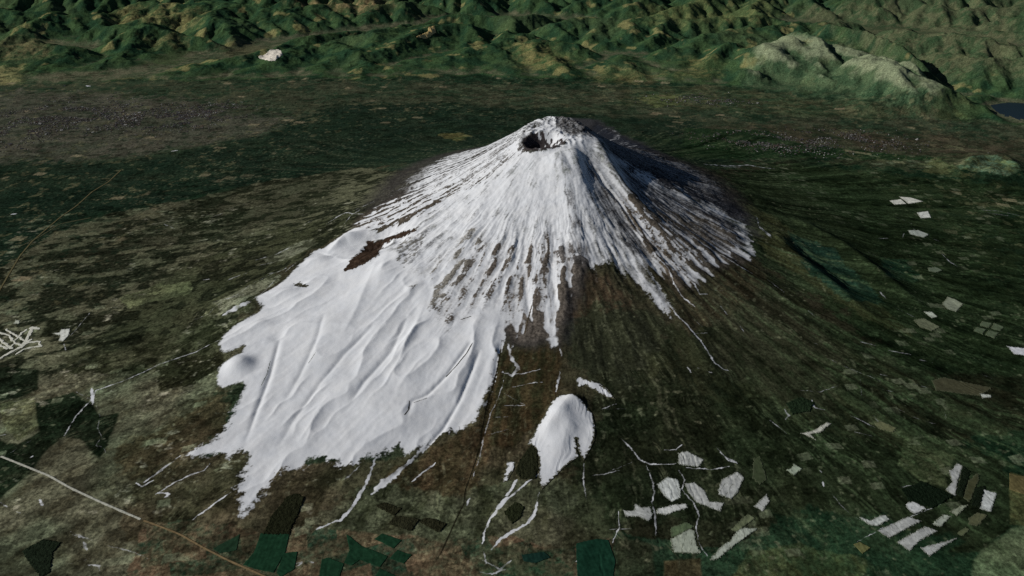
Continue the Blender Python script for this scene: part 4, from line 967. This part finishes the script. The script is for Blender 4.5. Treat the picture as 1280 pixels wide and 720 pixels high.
def mottle(kind, x, y, scale, bias, seed):
    if kind == 'mosaic':
        wx = x + 0.5 * scale * pn(x / scale, y / scale, seed + 3); wy = y + 0.5 * scale * pn(x / scale, y / scale, seed + 4)
        a = fbm(wx / 1.7, wy, scale, 5, seed, 0.68) + 0.5 * fbm(x, y, scale * 5, 2, seed + 9)
        pc_ = parcels(x, y, max(scale * 0.55, 110), seed)
        return np.clip((1 - sm(-0.2, 0.2, a + bias + 0.5 * (pc_ - 0.5))) * 0.75 + 0.45 * (pc_ - 0.25), 0, 1)
    if kind == 'moor':
        a = 0.6 * polar_noise(x, y, 24, 9.0, seed, 4) + 0.6 * fbm(x / 1.3, y, scale * 1.3, 4, seed + 13, 0.6) + 0.45 * fbm(x, y, scale * 6, 2, seed + 9)
        return 1 - sm(-0.10, 0.10, a + bias)
    if kind == 'farm':
        return np.clip(parcels(x, y, scale, seed) * 1.1 + 0.3 * fbm(x, y, 60, 2, seed + 3) - bias, 0, 1)
    if kind == 'streak':
        a = 0.62 * polar_noise(x, y, 6500.0 / scale, 1.7, seed, 4) + 0.38 * fbm(x, y, scale * 1.3, 4, seed + 7)
        return 1 - sm(-0.38, 0.38, a + bias)
    return 1 - sm(-0.6, 0.6, fbm(x, y, scale, 4, seed) + bias)

RGB = np.empty(X.shape + (3,), dtype=np.float32)
f0 = sm(-0.5, 0.5, n300)[..., None]
nr = sm(9000, 6500, RR)[..., None]
RGB[:] = (alb((24, 40, 28)) * (1 - f0) + alb((32, 48, 34)) * f0) * (1 - nr) + (alb((56, 50, 38)) * (1 - f0) + alb((38, 36, 26)) * f0) * nr

def paint(sel, w, col):
    w = w[..., None]
    RGB[sel] = RGB[sel] * (1 - w) + col * w

for zi, (poly, feather, ca, cb, kind, scale, bias, con) in enumerate(ZONES):
    sel = box_of(poly, feather * 1.6)
    if sel[0].size == 0: continue
    x, y = X[sel], Y[sel]
    sd = poly_sd(x, y, poly, feather * 2.6) + feather * (0.55 * n1500[sel] + 0.9 * n300[sel] + 0.4 * n60[sel])
    fw = feather * (0.4 if feather > 40 else 1.0)
    w = sm(-fw, fw, sd)
    k = np.nonzero(w > 0.003)[0]
    if k.size == 0: continue
    sub = (sel[0][k], sel[1][k])
    f = np.clip(mottle(kind, x[k], y[k], scale, bias, 400 + zi * 5) * 0.8 + 0.1 + 0.25 * n60[sub], 0, 1)[:, None]
    paint(sub, w[k], alb(ca) * (1 - f) + alb(cb) * f)
print('zones', round(time.time() - T0, 1))

# hills: forest, tan cuttings scattered at random, grey brown valley floors
hsel = np.nonzero(ENV > 0.02)
x, y = X[hsel], Y[hsel]
e = ENV[hsel]
fa = sm(-0.5, 0.5, fbm(x, y, 700, 4, 511))[:, None]
green = alb((26, 47, 32)) * (1 - fa) + alb((45, 62, 37)) * fa
tan = sm(0.42, 0.66, fbm(x, y, 900, 4, 521) + 0.4 * fbm(x, y, 3800, 2, 525))[:, None]
green = green * (1 - 0.75 * tan) + alb((104, 94, 58)) * 0.75 * tan
olive = sm(0.1, 0.7, fbm(x, y, 4200, 3, 531) + 0.3 * sm(2000, 14000, x))[:, None]
green = green * (1 - 0.45 * olive) + alb((60, 68, 44)) * 0.45 * olive
green = green * 1.08
fv = mottle('mosaic', x, y, 330, 0, 541)[:, None]
floor_c = alb((84, 78, 62)) * (1 - fv) + alb((52, 62, 44)) * fv
VF = g2.sample(LAND['vf'], x, y)
wv = np.maximum(sm(110, 40, HZ[hsel] + 40 * n300[hsel]) * sm(0.5, 0.95, e), sm(0.15, 0.45, VF + 0.15 * n300[hsel]) * sm(330, 200, HZ[hsel]))[:, None]
green = green * (1 - wv) + floor_c * wv
paint(hsel, sm(0.05, 0.35, e), green)
for zi, (poly, ca, cb, feather) in enumerate(HILLZONES):
    sel = box_of(poly, feather * 1.6)
    if sel[0].size == 0: continue
    x, y = X[sel], Y[sel]
    w = sm(-feather, feather, poly_sd(x, y, poly, feather * 2.2) + feather * (0.9 * n300[sel] + 0.3 * n60[sel])) * 0.85
    f = mottle('mosaic', x, y, 420, 0.0, 560 + zi * 5)[:, None]
    paint(sel, w, alb(ca) * (1 - f) + alb(cb) * f)
    if zi == 0:   # frost on the high spurs of the long ridge
        fr = sm(600, 980, HZ[sel] + 160 * n300[sel] - CURVH[sel] * 4) * sm(-200, 200, poly_sd(x, y, poly, 400)) * 0.4
        paint(sel, fr, alb((140, 144, 116)))

# gullies and belts of trees running down the flanks, thin pale stream beds between them
fl = sm(1600, 3000, RR) * sm(14000, 8000, RR) * (Y < 7000) * (1 - 0.75 * SMO)
side = 0.8 + 0.2 * sm(-3000, 3000, X)
p1 = polar_noise(X, Y, 16, 0.8, 701, 4); p2 = polar_noise(X, Y, 42, 1.2, 705, 4); p3 = polar_noise(X, Y, 110, 2.2, 709, 2)
rt = sm(800, 3500, X) * sm(-9500, -8500, Y)
g_dark = sm(0.10, 0.55, p1) * 0.45 + sm(0.05, 0.5, p2) * 0.38 + sm(0.15, 0.6, p3) * 0.25
RGB *= (1 - fl * side * np.clip(g_dark * 0.75, 0, 0.6) * np.maximum(0.35 + 0.65 * sm(-0.4, 0.5, n300), rt))[..., None]
pale = fl * side * (sm(0.09, 0.02, np.abs(p2 - 0.1)) * sm(0.1, 0.7, n300) * 0.5 + sm(0.35, 0.8, -p2 + 0.4 * n60) * 0.25 + rt * (sm(0.07, 0.01, np.abs(p1 - 0.05)) * sm(-0.2, 0.5, n1500 + n300) * 0.6 + sm(0.1, 0.6, -p1) * 0.30 + sm(0.1, 0.6, -p2) * 0.22))
pc = sm(0, 4500, X)[..., None]
RGB = RGB * (1 - pale[..., None]) + (alb((98, 94, 74)) * (1 - pc) + alb((66, 76, 52)) * pc) * pale[..., None]
del pc
# scattered small clearings in the woods
sp = sm(0.55, 0.85, fbm(X, Y, 120, 2, 721) + 0.35 * n1500) * sm(16000, 9000, RR) * 0.42
sp = sp * (1 - ENV)
RGB = RGB * (1 - sp[..., None]) + alb((104, 100, 80)) * sp[..., None]
del p1, p3, g_dark, pale, sp, fl
fz = sm(0.55, 1.0, fbm(X / 1.6, Y, 210, 4, 741, 0.65) + 0.5 * n1500) * sm(-2200, -4200, X) * sm(-14000, -11500, X) * sm(-9000, -8000, Y) * sm(2500, 800, Y) * 0.55
RGB = RGB * (1 - fz[..., None]) + alb((138, 138, 118)) * fz[..., None]
# fields and felling plots far out on the plain
fp = sm(7500, 10500, RR) * (1 - ENV) * (Y > -3000)
fx_ = fbm(X, Y, 340, 4, 751, 0.65) + 0.35 * n1500
t1 = (sm(0.42, 0.62, fx_) * 0.55 * fp)[..., None]
RGB = RGB * (1 - t1) + alb((86, 80, 58)) * t1
t1 = (sm(0.30, 0.5, fbm(X, Y, 300, 4, 761, 0.65) - 0.2 * n1500) * 0.6 * fp)[..., None]
RGB = RGB * (1 - t1) + alb((24, 38, 28)) * t1
t1 = ((parcels(X, Y, 210, 33) > 0.965) * sm(0.1, 0.3, n1500) * fp * 0.6)[..., None]
RGB = RGB * (1 - t1) + alb((120, 112, 88)) * t1
del fp, fx_, t1
# small felling plots and clearings among the woods of the lower right flank, greener than the left
rl = sm(1200, 3200, X) * sm(5200, 7000, RR) * (1 - ENV) * (Y < 6000)
RGB *= 1 + rl[..., None] * np.array([-0.11, 0.0, -0.07])
pq = parcels(X, Y, 130, 51)
t1 = ((pq > 0.93) * sm(-0.1, 0.3, n1500) * np.maximum(rl, sm(-2500, -4000, X) * sm(7000, 8500, RR) * (Y < 2000)) * 0.42)[..., None]
RGB = RGB * (1 - t1) + alb((104, 106, 86)) * t1
RGB *= (1 - 0.42 * (pq < 0.16) * np.maximum(rl, sm(-2500, -4000, X) * sm(7000, 8500, RR)) * sm(0.3, -0.1, n1500))[..., None]
del rl, pq, t1
# stripes of felled wood and ploughland keep their own tone
clump = sm(0.02, 0.22, fbm(X, Y, 95, 3, 731, 0.7) + 0.55 * n300 + 0.35 * n1500 - 0.1) * (1 - ENV) * sm(24000, 12000, RR)
va = sm(-0.10, 0.10, fbm(X / 1.15, Y, 460, 6, 771, 0.72) + 0.2 * n1500)[..., None]
vb = sm(-0.5, 0.5, fbm(X, Y, 1100, 3, 781))[..., None]
lowl = (sm(4800, 7000, RR) * (1 - ENV) * (1 - 0.6 * sm(1500, 4500, X) * sm(12000, 9000, RR)) * (1 - 0.45 * sm(-2500, -5000, X) * sm(-5500, -3500, Y)))[..., None]
RGB *= 1 + lowl * (va * 0.52 - 0.30)
RGB *= 1 + lowl * (vb - 0.5) * np.array([0.16, 0.0, 0.05])
del va, vb, lowl
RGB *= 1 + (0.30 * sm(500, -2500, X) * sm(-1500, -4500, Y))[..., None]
clump *= 0.25 + 0.75 * sm(4500, 7500, RR) * (1 - 0.5 * sm(1500, 4500, X))
RGB *= (1 - 0.40 * clump)[..., None]
RGB *= (1 + 0.34 * n60 + 0.14 * n300 + 0.10 * n1500)[..., None].clip(0.4, 1.8)
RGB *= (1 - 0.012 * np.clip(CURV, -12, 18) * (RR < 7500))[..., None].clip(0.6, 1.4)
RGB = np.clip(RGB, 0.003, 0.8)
print('paint', round(time.time() - T0, 1))

# ------------------------------------------------------------- snow cover on the mountain
sel = box_of(SNOW, 500)
x, y = X[sel], Y[sel]
sd = poly_sd(x, y, SNOW, 600)
st = polar_noise(x, y, 34, 0.9, 601, 4)
st2 = polar_noise(x, y, 90, 1.6, 607, 3)
cu = np.clip(CURV[sel], -8, 8)
fine = fbm(x, y, 34, 2, 615)
smo0 = SMO[sel]; rg = 1 - 0.55 * sm(-3800, -5000, x) * sm(-7000, -6000, y)
edge = sd / 85.0 + rg * (0.4 * st + 0.5 * st2 + 0.5 * n60[sel] + 0.5 * fine + 0.08 * cu)
S = edge.copy()
rockc = np.zeros(x.shape + (3,)); rockw = np.zeros(x.shape)
inner = np.minimum(S, 2.2)
smo = SMO[sel]
for poly, strength, col in ROCK_AND_SHADE:
    w = sm(-160, 200, poly_sd(x, y, poly, 400) + 90 * n300[sel])
    q = 0.62 * st + 0.5 * st2 + 0.6 * n60[sel] + 0.55 * fine + 0.35 * n300[sel] - 0.15 * cu
    inner = inner - w * strength * (1.25 + 1.6 * q)
    rockc = rockc * (1 - w[:, None]) + rock(col) * w[:, None]; rockw = np.maximum(rockw, w)
inner = inner + 0.0
bot = sm(-5200, -6600, y)
inner = inner + bot * (0.9 * fbm(x, y, 120, 4, 617, 0.7) + 0.5 * st) * sm(3.2, 0.5, np.abs(inner)) - 0.25 * bot * sm(2, 0, inner)
A = (sm(-0.5, 0.9, inner) * (1 - bot) + sm(-0.9, 1.7, inner) * bot) * (1 - (1 - smo) * 0.30 * sm(0.2, 1.1, st * 0.6 + 0.6 * n300[sel] + 0.5 * fine - 0.12 * cu)) * (1 - 0.10 * sm(0.2, 1, n300[sel]))
# thin spots, then traced areas of thin snow and painted-in shade
A = A * (1 - 0.25 * (1 - smo) * sm(0.3, 1.0, st2))
for poly, keep in THIN_AND_SHADE:
    w = sm(-220, 220, poly_sd(x, y, poly, 500) + 110 * n300[sel] + 80 * st)
    A = A * (1 - w * (1 - keep) * (0.8 + 0.5 * st2 + 0.3 * st).clip(0, 1.3))
    RGB[sel] = RGB[sel] * (1 - w[:, None]) + rock((52, 52, 54)) * w[:, None]
for poly, col in SCARS_AND_SHADE:
    sdq = poly_sd(x, y, poly, 300)
    w = sm(-16, 20, sdq - 12 + 42 * n60[sel] + 30 * st2 + 22 * fine)
    if col[0] > 120: w = w * 0.55 * sm(-0.4, 0.4, n60[sel] + st2)
    A = A * (1 - w)
    rockc = np.where(w[:, None] > 0.05, rock(col) * w[:, None] + rockc * (1 - w[:, None]), rockc); rockw = np.maximum(rockw, w)
RGB[sel] = RGB[sel] * (1 - rockw[:, None]) + rockc * (0.9 + 0.4 * n60[sel] + 0.4 * st2)[:, None].clip(0.4, 1.7) * rockw[:, None]
ALPHA = np.zeros(X.shape, dtype=np.float32)
ALPHA[sel] = A
A2 = A * (1 - (1 - smo) * (0.10 + 0.16 * sm(-0.3, 0.5, st + n300[sel] * 0.6) + 0.20 * sm(200, 900, x)))  # snow also reduced on the right to paint in its shaded side
ALPHA[sel] = A2
# streaky snow wraps round the far side of the cone as well
bk = np.nonzero((RR < 4600) & (Y > -1500))
bx, by = X[bk], Y[bk]
bs_ = polar_noise(bx, by, 34, 0.9, 601, 4)
b_ = sm(np.where(bx < 0, 3600, 4200), np.where(bx < 0, 2700, 3300), RR[bk] + 350 * bs_ + 200 * n300[bk]) * sm(-1500, 200, by) * sm(-0.55, 0.35, bs_ + 0.4 * n60[bk] + 0.1) * np.where(bx > 0, 0.42, 0.8)
ALPHA[bk] = np.maximum(ALPHA[bk], b_)
RGB[bk] = RGB[bk] * (1 - 0.8 * sm(4300, 3600, RR[bk])[:, None] * sm(-1200, 0, by)[:, None]) + rock((50, 47, 44)) * 0.8 * (sm(4300, 3600, RR[bk]) * sm(-1200, 0, by))[:, None]
# crater floor and walls: dark rock, snow banked against the far wall
cq = np.hypot((X - CRATER[0]) / 400, (Y - CRATER[1]) / 270)
cs = np.nonzero(cq < 1.35)
px, py = X[cs], Y[cs]
bank = sm(0.0, 0.5, (px - CRATER[0]) / 400 * 0.8 + (py - CRATER[1]) / 270 * 0.6 + 0.55 * n60[cs] + 0.4 * fbm(px, py, 60, 3, 622) - 0.38)
front = sm(-0.25, -0.75, (py - CRATER[1]) / 270 + 0.15 * n60[cs])
dark = sm(1.12, 0.95, cq[cs])
ALPHA[cs] = ALPHA[cs] * (1 - dark) + dark * bank
fr = front * sm(0.75, 0.95, cq[cs]) * sm(1.32, 1.15, cq[cs])
ALPHA[cs] = ALPHA[cs] * (1 - fr * sm(-0.3, 0.2, fbm(px, py, 70, 3, 620)))
w = np.maximum(dark, fr)[:, None]
RGB[cs] = RGB[cs] * (1 - w) + rock((52, 46, 46)) * w

# snow lying in gullies, along tracks and stream beds
for i, (pts, w, s) in enumerate(STROKES):
    P = np.asarray(pts, float)
    b = box_of(pts, w * 3 + 40)
    if b[0].size == 0: continue
    x, y = X[b], Y[b]
    wa = 7 + 0.35 * w
    d, t = line_dist(x + wa * pn(x / 70, y / 70, 660) + wa * 0.6 * pn(x / 26, y / 26, 662), y + wa * pn(x / 70, y / 70, 661) + wa * 0.6 * pn(x / 26, y / 26, 663), pts, w * 3 + 40)
    s = (s + 0.14) * (0.78 + 0.5 * pn(x / 120, y / 120, 664)) * (1.05 if w > 15 else 0.95)
    wid = w * 1.25 * (0.8 + 0.4 * fbm(x, y, 150, 2, 640)) * (1 - 0.5 * np.abs(2 * t - 1) ** 3) + 3
    a = s * sm(1.35, 0.55, (d + 0.25 * w * n60[b]) / wid)
    ALPHA[b] = np.maximum(ALPHA[b], a * 0.9)
for pts, w, col in DARKSTROKES:
    b = box_of(pts, w * 3 + 20)
    x, y = X[b], Y[b]
    d, t = line_dist(x, y, pts, w * 3 + 20)
    a = sm(1.5, 0.6, (d + 0.25 * w * n60[b]) / w) * sm(0, .1, t) * sm(1, .9, t)
    ALPHA[b] = ALPHA[b] * (1 - a)
    paint(b, a, alb(col))
# light dusting on gully floors of the high flanks and on moor west of the snow
dust = sm(0.35, 1.0, 0.10 * np.clip(CURV, -8, 8) + 0.5 * n60 + 0.3 * polar_noise(X, Y, 60, 2, 650, 2)) * sm(6200, 3000, RR) * 0.5
ALPHA = np.maximum(ALPHA, dust * (IN1 & (RR > 1500)) * (X > -3800) * 0.6)
RGBA = np.concatenate([RGB, ALPHA[..., None]], axis=2)
print('snow', round(time.time() - T0, 1))

# ------------------------------------------------------------- split the sheet: mountain, plain, hills
ny, nx = X.shape
idx = np.arange(ny * nx).reshape(ny, nx)
quads = np.stack([idx[:-1, :-1], idx[:-1, 1:], idx[1:, 1:], idx[1:, :-1]], axis=2).reshape(-1, 4)
cxr = RR[:-1, :-1].ravel() + 260 * n1500[:-1, :-1].ravel()
envq = ENV[:-1, :-1].ravel()
kind = np.where(envq > 0.25, 2, np.where(cxr < 7200, 0, 1))
V = np.stack([X.ravel(), Y.ravel(), Z.ravel()], axis=1)
RF = RGBA.reshape(-1, 4)
for k, nm, lb, ct in ((0, 'mountain', 'tall snow capped volcano cone with a dark summit crater and radiating gullies', 'volcano'),
                      (1, 'plain', 'wide dark forested and farmed plain spreading around the volcano', 'plain'),
                      (2, 'hills', 'folded dark green mountain ranges across the far side of the plain', 'hills')):
    q = quads[kind == k]
    used = np.zeros(ny * nx, dtype=bool); used[q.ravel()] = True
    remap = np.cumsum(used) - 1
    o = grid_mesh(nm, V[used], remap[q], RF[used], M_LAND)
    o['kind'] = 'structure'; o['label'] = lb; o['category'] = ct
del quads, V, RF, RGBA
print('mesh', round(time.time() - T0, 1))

# ground beyond the fine sheet, out to the horizon
S_ = 180000.0
gv = []
for yy in (-S_, S_):
    for xx in (-S_, S_): gv.append((xx, yy, -70.0))
o = grid_mesh('ground', np.array(gv), np.array([[0, 1, 3, 2]]), np.array([list(alb((30, 46, 34))) + [0.0]] * 4), M_LAND, False)
o['kind'] = 'structure'; o['label'] = 'flat dark green land reaching away to the horizon'; o['category'] = 'ground'

# ------------------------------------------------------------- draped patches with a thickness of their own
def drape(name, inside_fn, bbox, cell, lift, colour_fn, mat, skirt=8.0, rough=0.0):
    x0, x1, y0, y1 = bbox
    nx_, ny_ = int((x1 - x0) / cell) + 2, int((y1 - y0) / cell) + 2
    gx, gy = np.meshgrid(x0 + np.arange(nx_) * cell, y0 + np.arange(ny_) * cell)
    cx_, cy_ = gx[:-1, :-1] + cell / 2, gy[:-1, :-1] + cell / 2
    ins = inside_fn(cx_, cy_)
    if ins.sum() < 2: return None
    gz = height(gx, gy) + lift
    if rough: gz = gz + rough * pn(gx / 17, gy / 17, 9) + rough * pn(gx / 41, gy / 41, 19)
    rgba = colour_fn(gx, gy)
    id_ = np.arange(nx_ * ny_).reshape(ny_, nx_)
    q = np.stack([id_[:-1, :-1], id_[:-1, 1:], id_[1:, 1:], id_[1:, :-1]], axis=2)[ins]
    P_ = np.pad(ins, 1)
    side = []
    n = nx_ * ny_
    jj, ii = np.nonzero(ins)
    for dj, di, a, b in ((-1, 0, 0, 1), (1, 0, 2, 3), (0, -1, 3, 0), (0, 1, 1, 2)):
        m = ~P_[jj + 1 + dj, ii + 1 + di]
        e1, e2 = q[m][:, a], q[m][:, b]
        side.append(np.stack([e2, e1, e1 + n, e2 + n], axis=1))
    F = np.concatenate([q] + side)
    top = np.stack([gx.ravel(), gy.ravel(), gz.ravel()], axis=1)
    bot = top.copy(); bot[:, 2] -= (lift + skirt)
    Vv = np.concatenate([top, bot]); C4 = np.concatenate([rgba.reshape(-1, 4)] * 2)
    used = np.zeros(len(Vv), bool); used[F.ravel()] = True
    rm = np.cumsum(used) - 1
    return grid_mesh(name, Vv[used], rm[F], C4[used], mat)

def patch(name, poly, cell, lift, colour_fn, mat, wob, skirt=8.0, rough=0.0):
    P = np.asarray(poly, float)
    bb = (P[:, 0].min() - 20, P[:, 0].max() + 20, P[:, 1].min() - 20, P[:, 1].max() + 20)
    f = lambda x, y: poly_sd(x, y, poly, 60) + wob * (pn(x / 45, y / 45, 31) + 0.9 * pn(x / 17, y / 17, 33)) > 0
    return drape(name, f, bb, cell, lift, colour_fn, mat, skirt, rough)

def stamp(o, label, cat, group=None, kind=None):
    if o is None: return
    o['label'] = label; o['category'] = cat
    if group: o['group'] = group
    if kind: o['kind'] = kind

rs = np.random.RandomState(11)
for fi, (nm, cat, poly, col, label, group, kd) in enumerate(FIELDS):
    P = np.asarray(poly, float); cy = P[:, 1].mean()
    D = math.hypot(cy - CAM[1], 8000)
    cell = 5.0 if D < 15000 else (8.0 if D < 24000 else 16.0)
    ang = rs.uniform(-0.6, 0.9); off = rs.uniform(0, 200)
    def cf(x, y, col=col, kd=kd, P=P, ang=ang, off=off, fi=fi):
        c = np.empty(x.shape + (4,)); c[..., 3] = 0
        if kd == 'bright':
            c[..., :3] = alb((212, 214, 222)); c[..., 3] = 1.0
            sd = poly_sd(x, y, P, 90); c[..., 3] = sm(-6, 50, sd + 34 * fbm(x, y, 60, 4, 3, 0.65)) * (1 - 0.25 * sm(0.2, 0.9, fbm(x, y, 140, 3, 8)))
            c[..., :3] = np.where(c[..., 3:4] < .9, alb((60, 56, 44)), c[..., :3])
            return c
        c[..., :3] = alb(col)
        n = pn(x / 60, y / 60, 40 + fi)
        c[..., :3] *= (1 + 0.12 * 1.9 * fbm(x, y, 90, 3, 90 + fi))[..., None]
        c[..., :3] *= (1 + 0.10 * n + 0.08 * pn(x / 15, y / 15, 41 + fi))[..., None]
        if kd == 'snow':
            u = x * math.cos(ang) + y * math.sin(ang) + off + 12 * pn(x / 70, y / 70, 50)
            v = (u / 95.0) % 1.0
            ln = (np.abs(v - 0.5) < 0.055) * (0.5 + 0.5 * pn(x / 50, y / 50, 52 + fi) > 0.5)
            sd = poly_sd(x, y, P, 60)
            edge = 1 - sm(0, 22, sd + 14 * pn(x / 22, y / 22, 60 + fi))
            d = np.clip(0.55 * ln + 0.7 * edge, 0, 1)[..., None]
            c[..., :3] = c[..., :3] * (1 - d) + alb((60, 62, 48)) * d
        elif kd == 'crop':
            u = x * math.cos(ang) + y * math.sin(ang)
            c[..., :3] *= (1 + 0.12 * np.sin(u / 9.0) * (pn(x / 120, y / 120, 3) > -.2) + 0.22 * fbm(x, y, 70, 4, 5))[..., None]
        return c
    o = patch(nm, poly, cell, 5.0, cf, M_LAND if kd == 'bright' else M_FIELD, 13 if kd in ('snow', 'plain') else 3)
    stamp(o, label, cat, group, 'thing')
# golf course: snowy fairways woven between dark tree belts
def fair(x, y):
    m = np.zeros(x.shape, bool)
    for pts, w in FAIRWAYS:
        d, _ = line_dist(x + 22 * pn(x / 90, y / 90, 3), y + 22 * pn(x / 90, y / 90, 4), pts, w * 4)
        m |= d < 1.25 * w * (1 + 0.3 * pn(x / 70, y / 70, 6))
    return m
FX = np.array([p for pts, w in FAIRWAYS for p in pts], float)
gc = lambda x, y: np.concatenate([np.broadcast_to(alb((170, 170, 158)), x.shape + (3,)) * (1 + 0.16 * pn(x / 30, y / 30, 70) + 0.1 * pn(x / 90, y / 90, 71))[..., None], np.zeros(x.shape + (1,))], axis=-1)
o = drape('golf_course', fair, (FX[:, 0].min() - 60, FX[:, 0].max() + 60, FX[:, 1].min() - 60, FX[:, 1].max() + 60), 6.0, 5.0, gc, M_FIELD)
stamp(o, 'golf course of winding white snowy fairways at the left edge', 'golf course', None, 'thing')
for poly, label, col, h in WOODS:
    cf = lambda x, y, col=col: np.concatenate([np.broadcast_to(alb(col), x.shape + (3,)) * (1 + 0.3 * pn(x / 20, y / 20, 70))[..., None], np.zeros(x.shape + (1,))], axis=-1)
    o = patch('wood', poly, 5.0, h - 4, cf, M_WOOD, 12, 6.0, 4.0)
    stamp(o, label, 'wood', 'dark plantations', 'thing')

# lake behind the green spur
mw = bpy.data.materials.new('lake_water'); mw.use_nodes = True
bw = mw.node_tree.nodes['Principled BSDF']; bw.inputs['Base Color'].default_value = (0.006, 0.018, 0.026, 1); bw.inputs['Roughness'].default_value = 0.5
wnz = mw.node_tree.nodes.new('ShaderNodeTexNoise'); wnz.inputs['Scale'].default_value = 0.02
wbp = mw.node_tree.nodes.new('ShaderNodeBump'); wbp.inputs['Distance'].default_value = 0.5; wbp.inputs['Strength'].default_value = 0.3
mw.node_tree.links.new(wnz.outputs['Fac'], wbp.inputs['Height']); mw.node_tree.links.new(wbp.outputs[0], bw.inputs['Normal'])
lv = np.array([(a, b, 14.0) for a, b in LAKE])
me = bpy.data.meshes.new('lake'); me.from_pydata(lv.tolist(), [], [list(range(len(lv)))]); me.materials.append(mw)
lo = bpy.data.objects.new('lake', me); COL.objects.link(lo)
stamp(lo, 'dark blue lake behind the green spur at the foot of the hills', 'lake', None, 'structure')

# towns: loose spreads of small blocks far out on the plain
def town(name, centres, n, label, seed):
    r_ = np.random.RandomState(seed); vs = []; fs = []; cs_ = []
    xs, ys = [], []
    for (cx, cy), (sx, sy), share in centres:
        k = int(n * share)
        xs.append(cx + r_.randn(k) * sx); ys.append(cy + r_.randn(k) * sy)
    xs = np.concatenate(xs); ys = np.concatenate(ys)
    keep = fbm(xs, ys, 900, 3, 801) > -0.15
    xs, ys = xs[keep], ys[keep]; zs = height(xs, ys)
    m = len(xs)
    a = r_.uniform(0, 3.14, m); lx = r_.uniform(6, 19, m) * (1 + 1.5 * (r_.rand(m) > .95)); ly = lx * r_.uniform(.5, 1, m); hh = r_.uniform(6, 16, m)
    base = np.array([(-1, -1, 0), (1, -1, 0), (1, 1, 0), (-1, 1, 0), (-1, -1, 1), (1, -1, 1), (1, 1, 1), (-1, 1, 1)], float)
    X8 = base[None, :, 0] * lx[:, None]; Y8 = base[None, :, 1] * ly[:, None]
    Vx = xs[:, None] + X8 * np.cos(a)[:, None] - Y8 * np.sin(a)[:, None]
    Vy = ys[:, None] + X8 * np.sin(a)[:, None] + Y8 * np.cos(a)[:, None]
    Vz = zs[:, None] - 4 + base[None, :, 2] * (hh[:, None] + 4)
    F6 = np.array([(4, 5, 6, 7), (0, 1, 5, 4), (1, 2, 6, 5), (2, 3, 7, 6), (3, 0, 4, 7)])
    F = (np.arange(m)[:, None, None] * 8 + F6[None]).reshape(-1, 4)
    tone = r_.choice(5, m, p=[.3, .25, .2, .15, .1])
    pal = np.array([lin(c) for c in ((84, 80, 78), (70, 70, 74), (78, 66, 58), (102, 100, 96), (150, 150, 146))])
    c = np.concatenate([np.repeat(pal[tone][:, None, :], 8, 1), np.zeros((m, 8, 1))], axis=2).reshape(-1, 4)
    o = grid_mesh(name, np.stack([Vx, Vy, Vz], 2).reshape(-1, 3), F, c, M_FIELD, False)
    stamp(o, label, 'town', None, 'stuff')
for tn in TOWNS: town(*tn)

# roads as ribbons laid on the ground
for nm, pts, w, col, label in ROADS:
    P = np.asarray(pts, float)
    d = np.r_[0, np.cumsum(np.hypot(*(P[1:] - P[:-1]).T))]
    s = np.arange(0, d[-1], 14.0)
    px, py = np.interp(s, d, P[:, 0]), np.interp(s, d, P[:, 1])
    kk = np.ones(15) / 15
    px = np.convolve(np.pad(px, 7, mode='edge'), kk, 'valid'); py = np.convolve(np.pad(py, 7, mode='edge'), kk, 'valid')
    tx, ty = np.gradient(px), np.gradient(py); L = np.hypot(tx, ty); tx /= L; ty /= L
    nacross = 6
    ww = 1.5 * w * (1 + 0.25 * pn(s / 130.0, s * 0, 5) + 0.2 * pn(s / 37.0, s * 0 + 9, 6))
    u = np.linspace(-0.5, 0.5, nacross)
    gx = px[:, None] - ty[:, None] * u[None] * ww[:, None]; gy = py[:, None] + tx[:, None] * u[None] * ww[:, None]
    gz = height(gx, gy) + 5
    gz[:, 0] -= 12; gz[:, -1] -= 12
    c = np.zeros(gx.shape + (4,)); c[..., :3] = alb(col)
    c[..., :3] *= (1 + 0.25 * pn(gx / 40, gy / 40, 5) + 0.2 * pn(gx / 14, gy / 14, 6))[..., None]
    c[:, (0, 1, -2, -1), :3] *= 0.72
    n = len(s); id_ = np.arange(n * nacross).reshape(n, nacross)
    q = np.stack([id_[:-1, :-1], id_[:-1, 1:], id_[1:, 1:], id_[1:, :-1]], axis=2).reshape(-1, 4)[:, ::-1]
    o = grid_mesh(nm, np.stack([gx.ravel(), gy.ravel(), gz.ravel()], 1), q, c.reshape(-1, 4), M_FIELD)
    stamp(o, label, 'road', None, 'structure')
print('patches', round(time.time() - T0, 1))
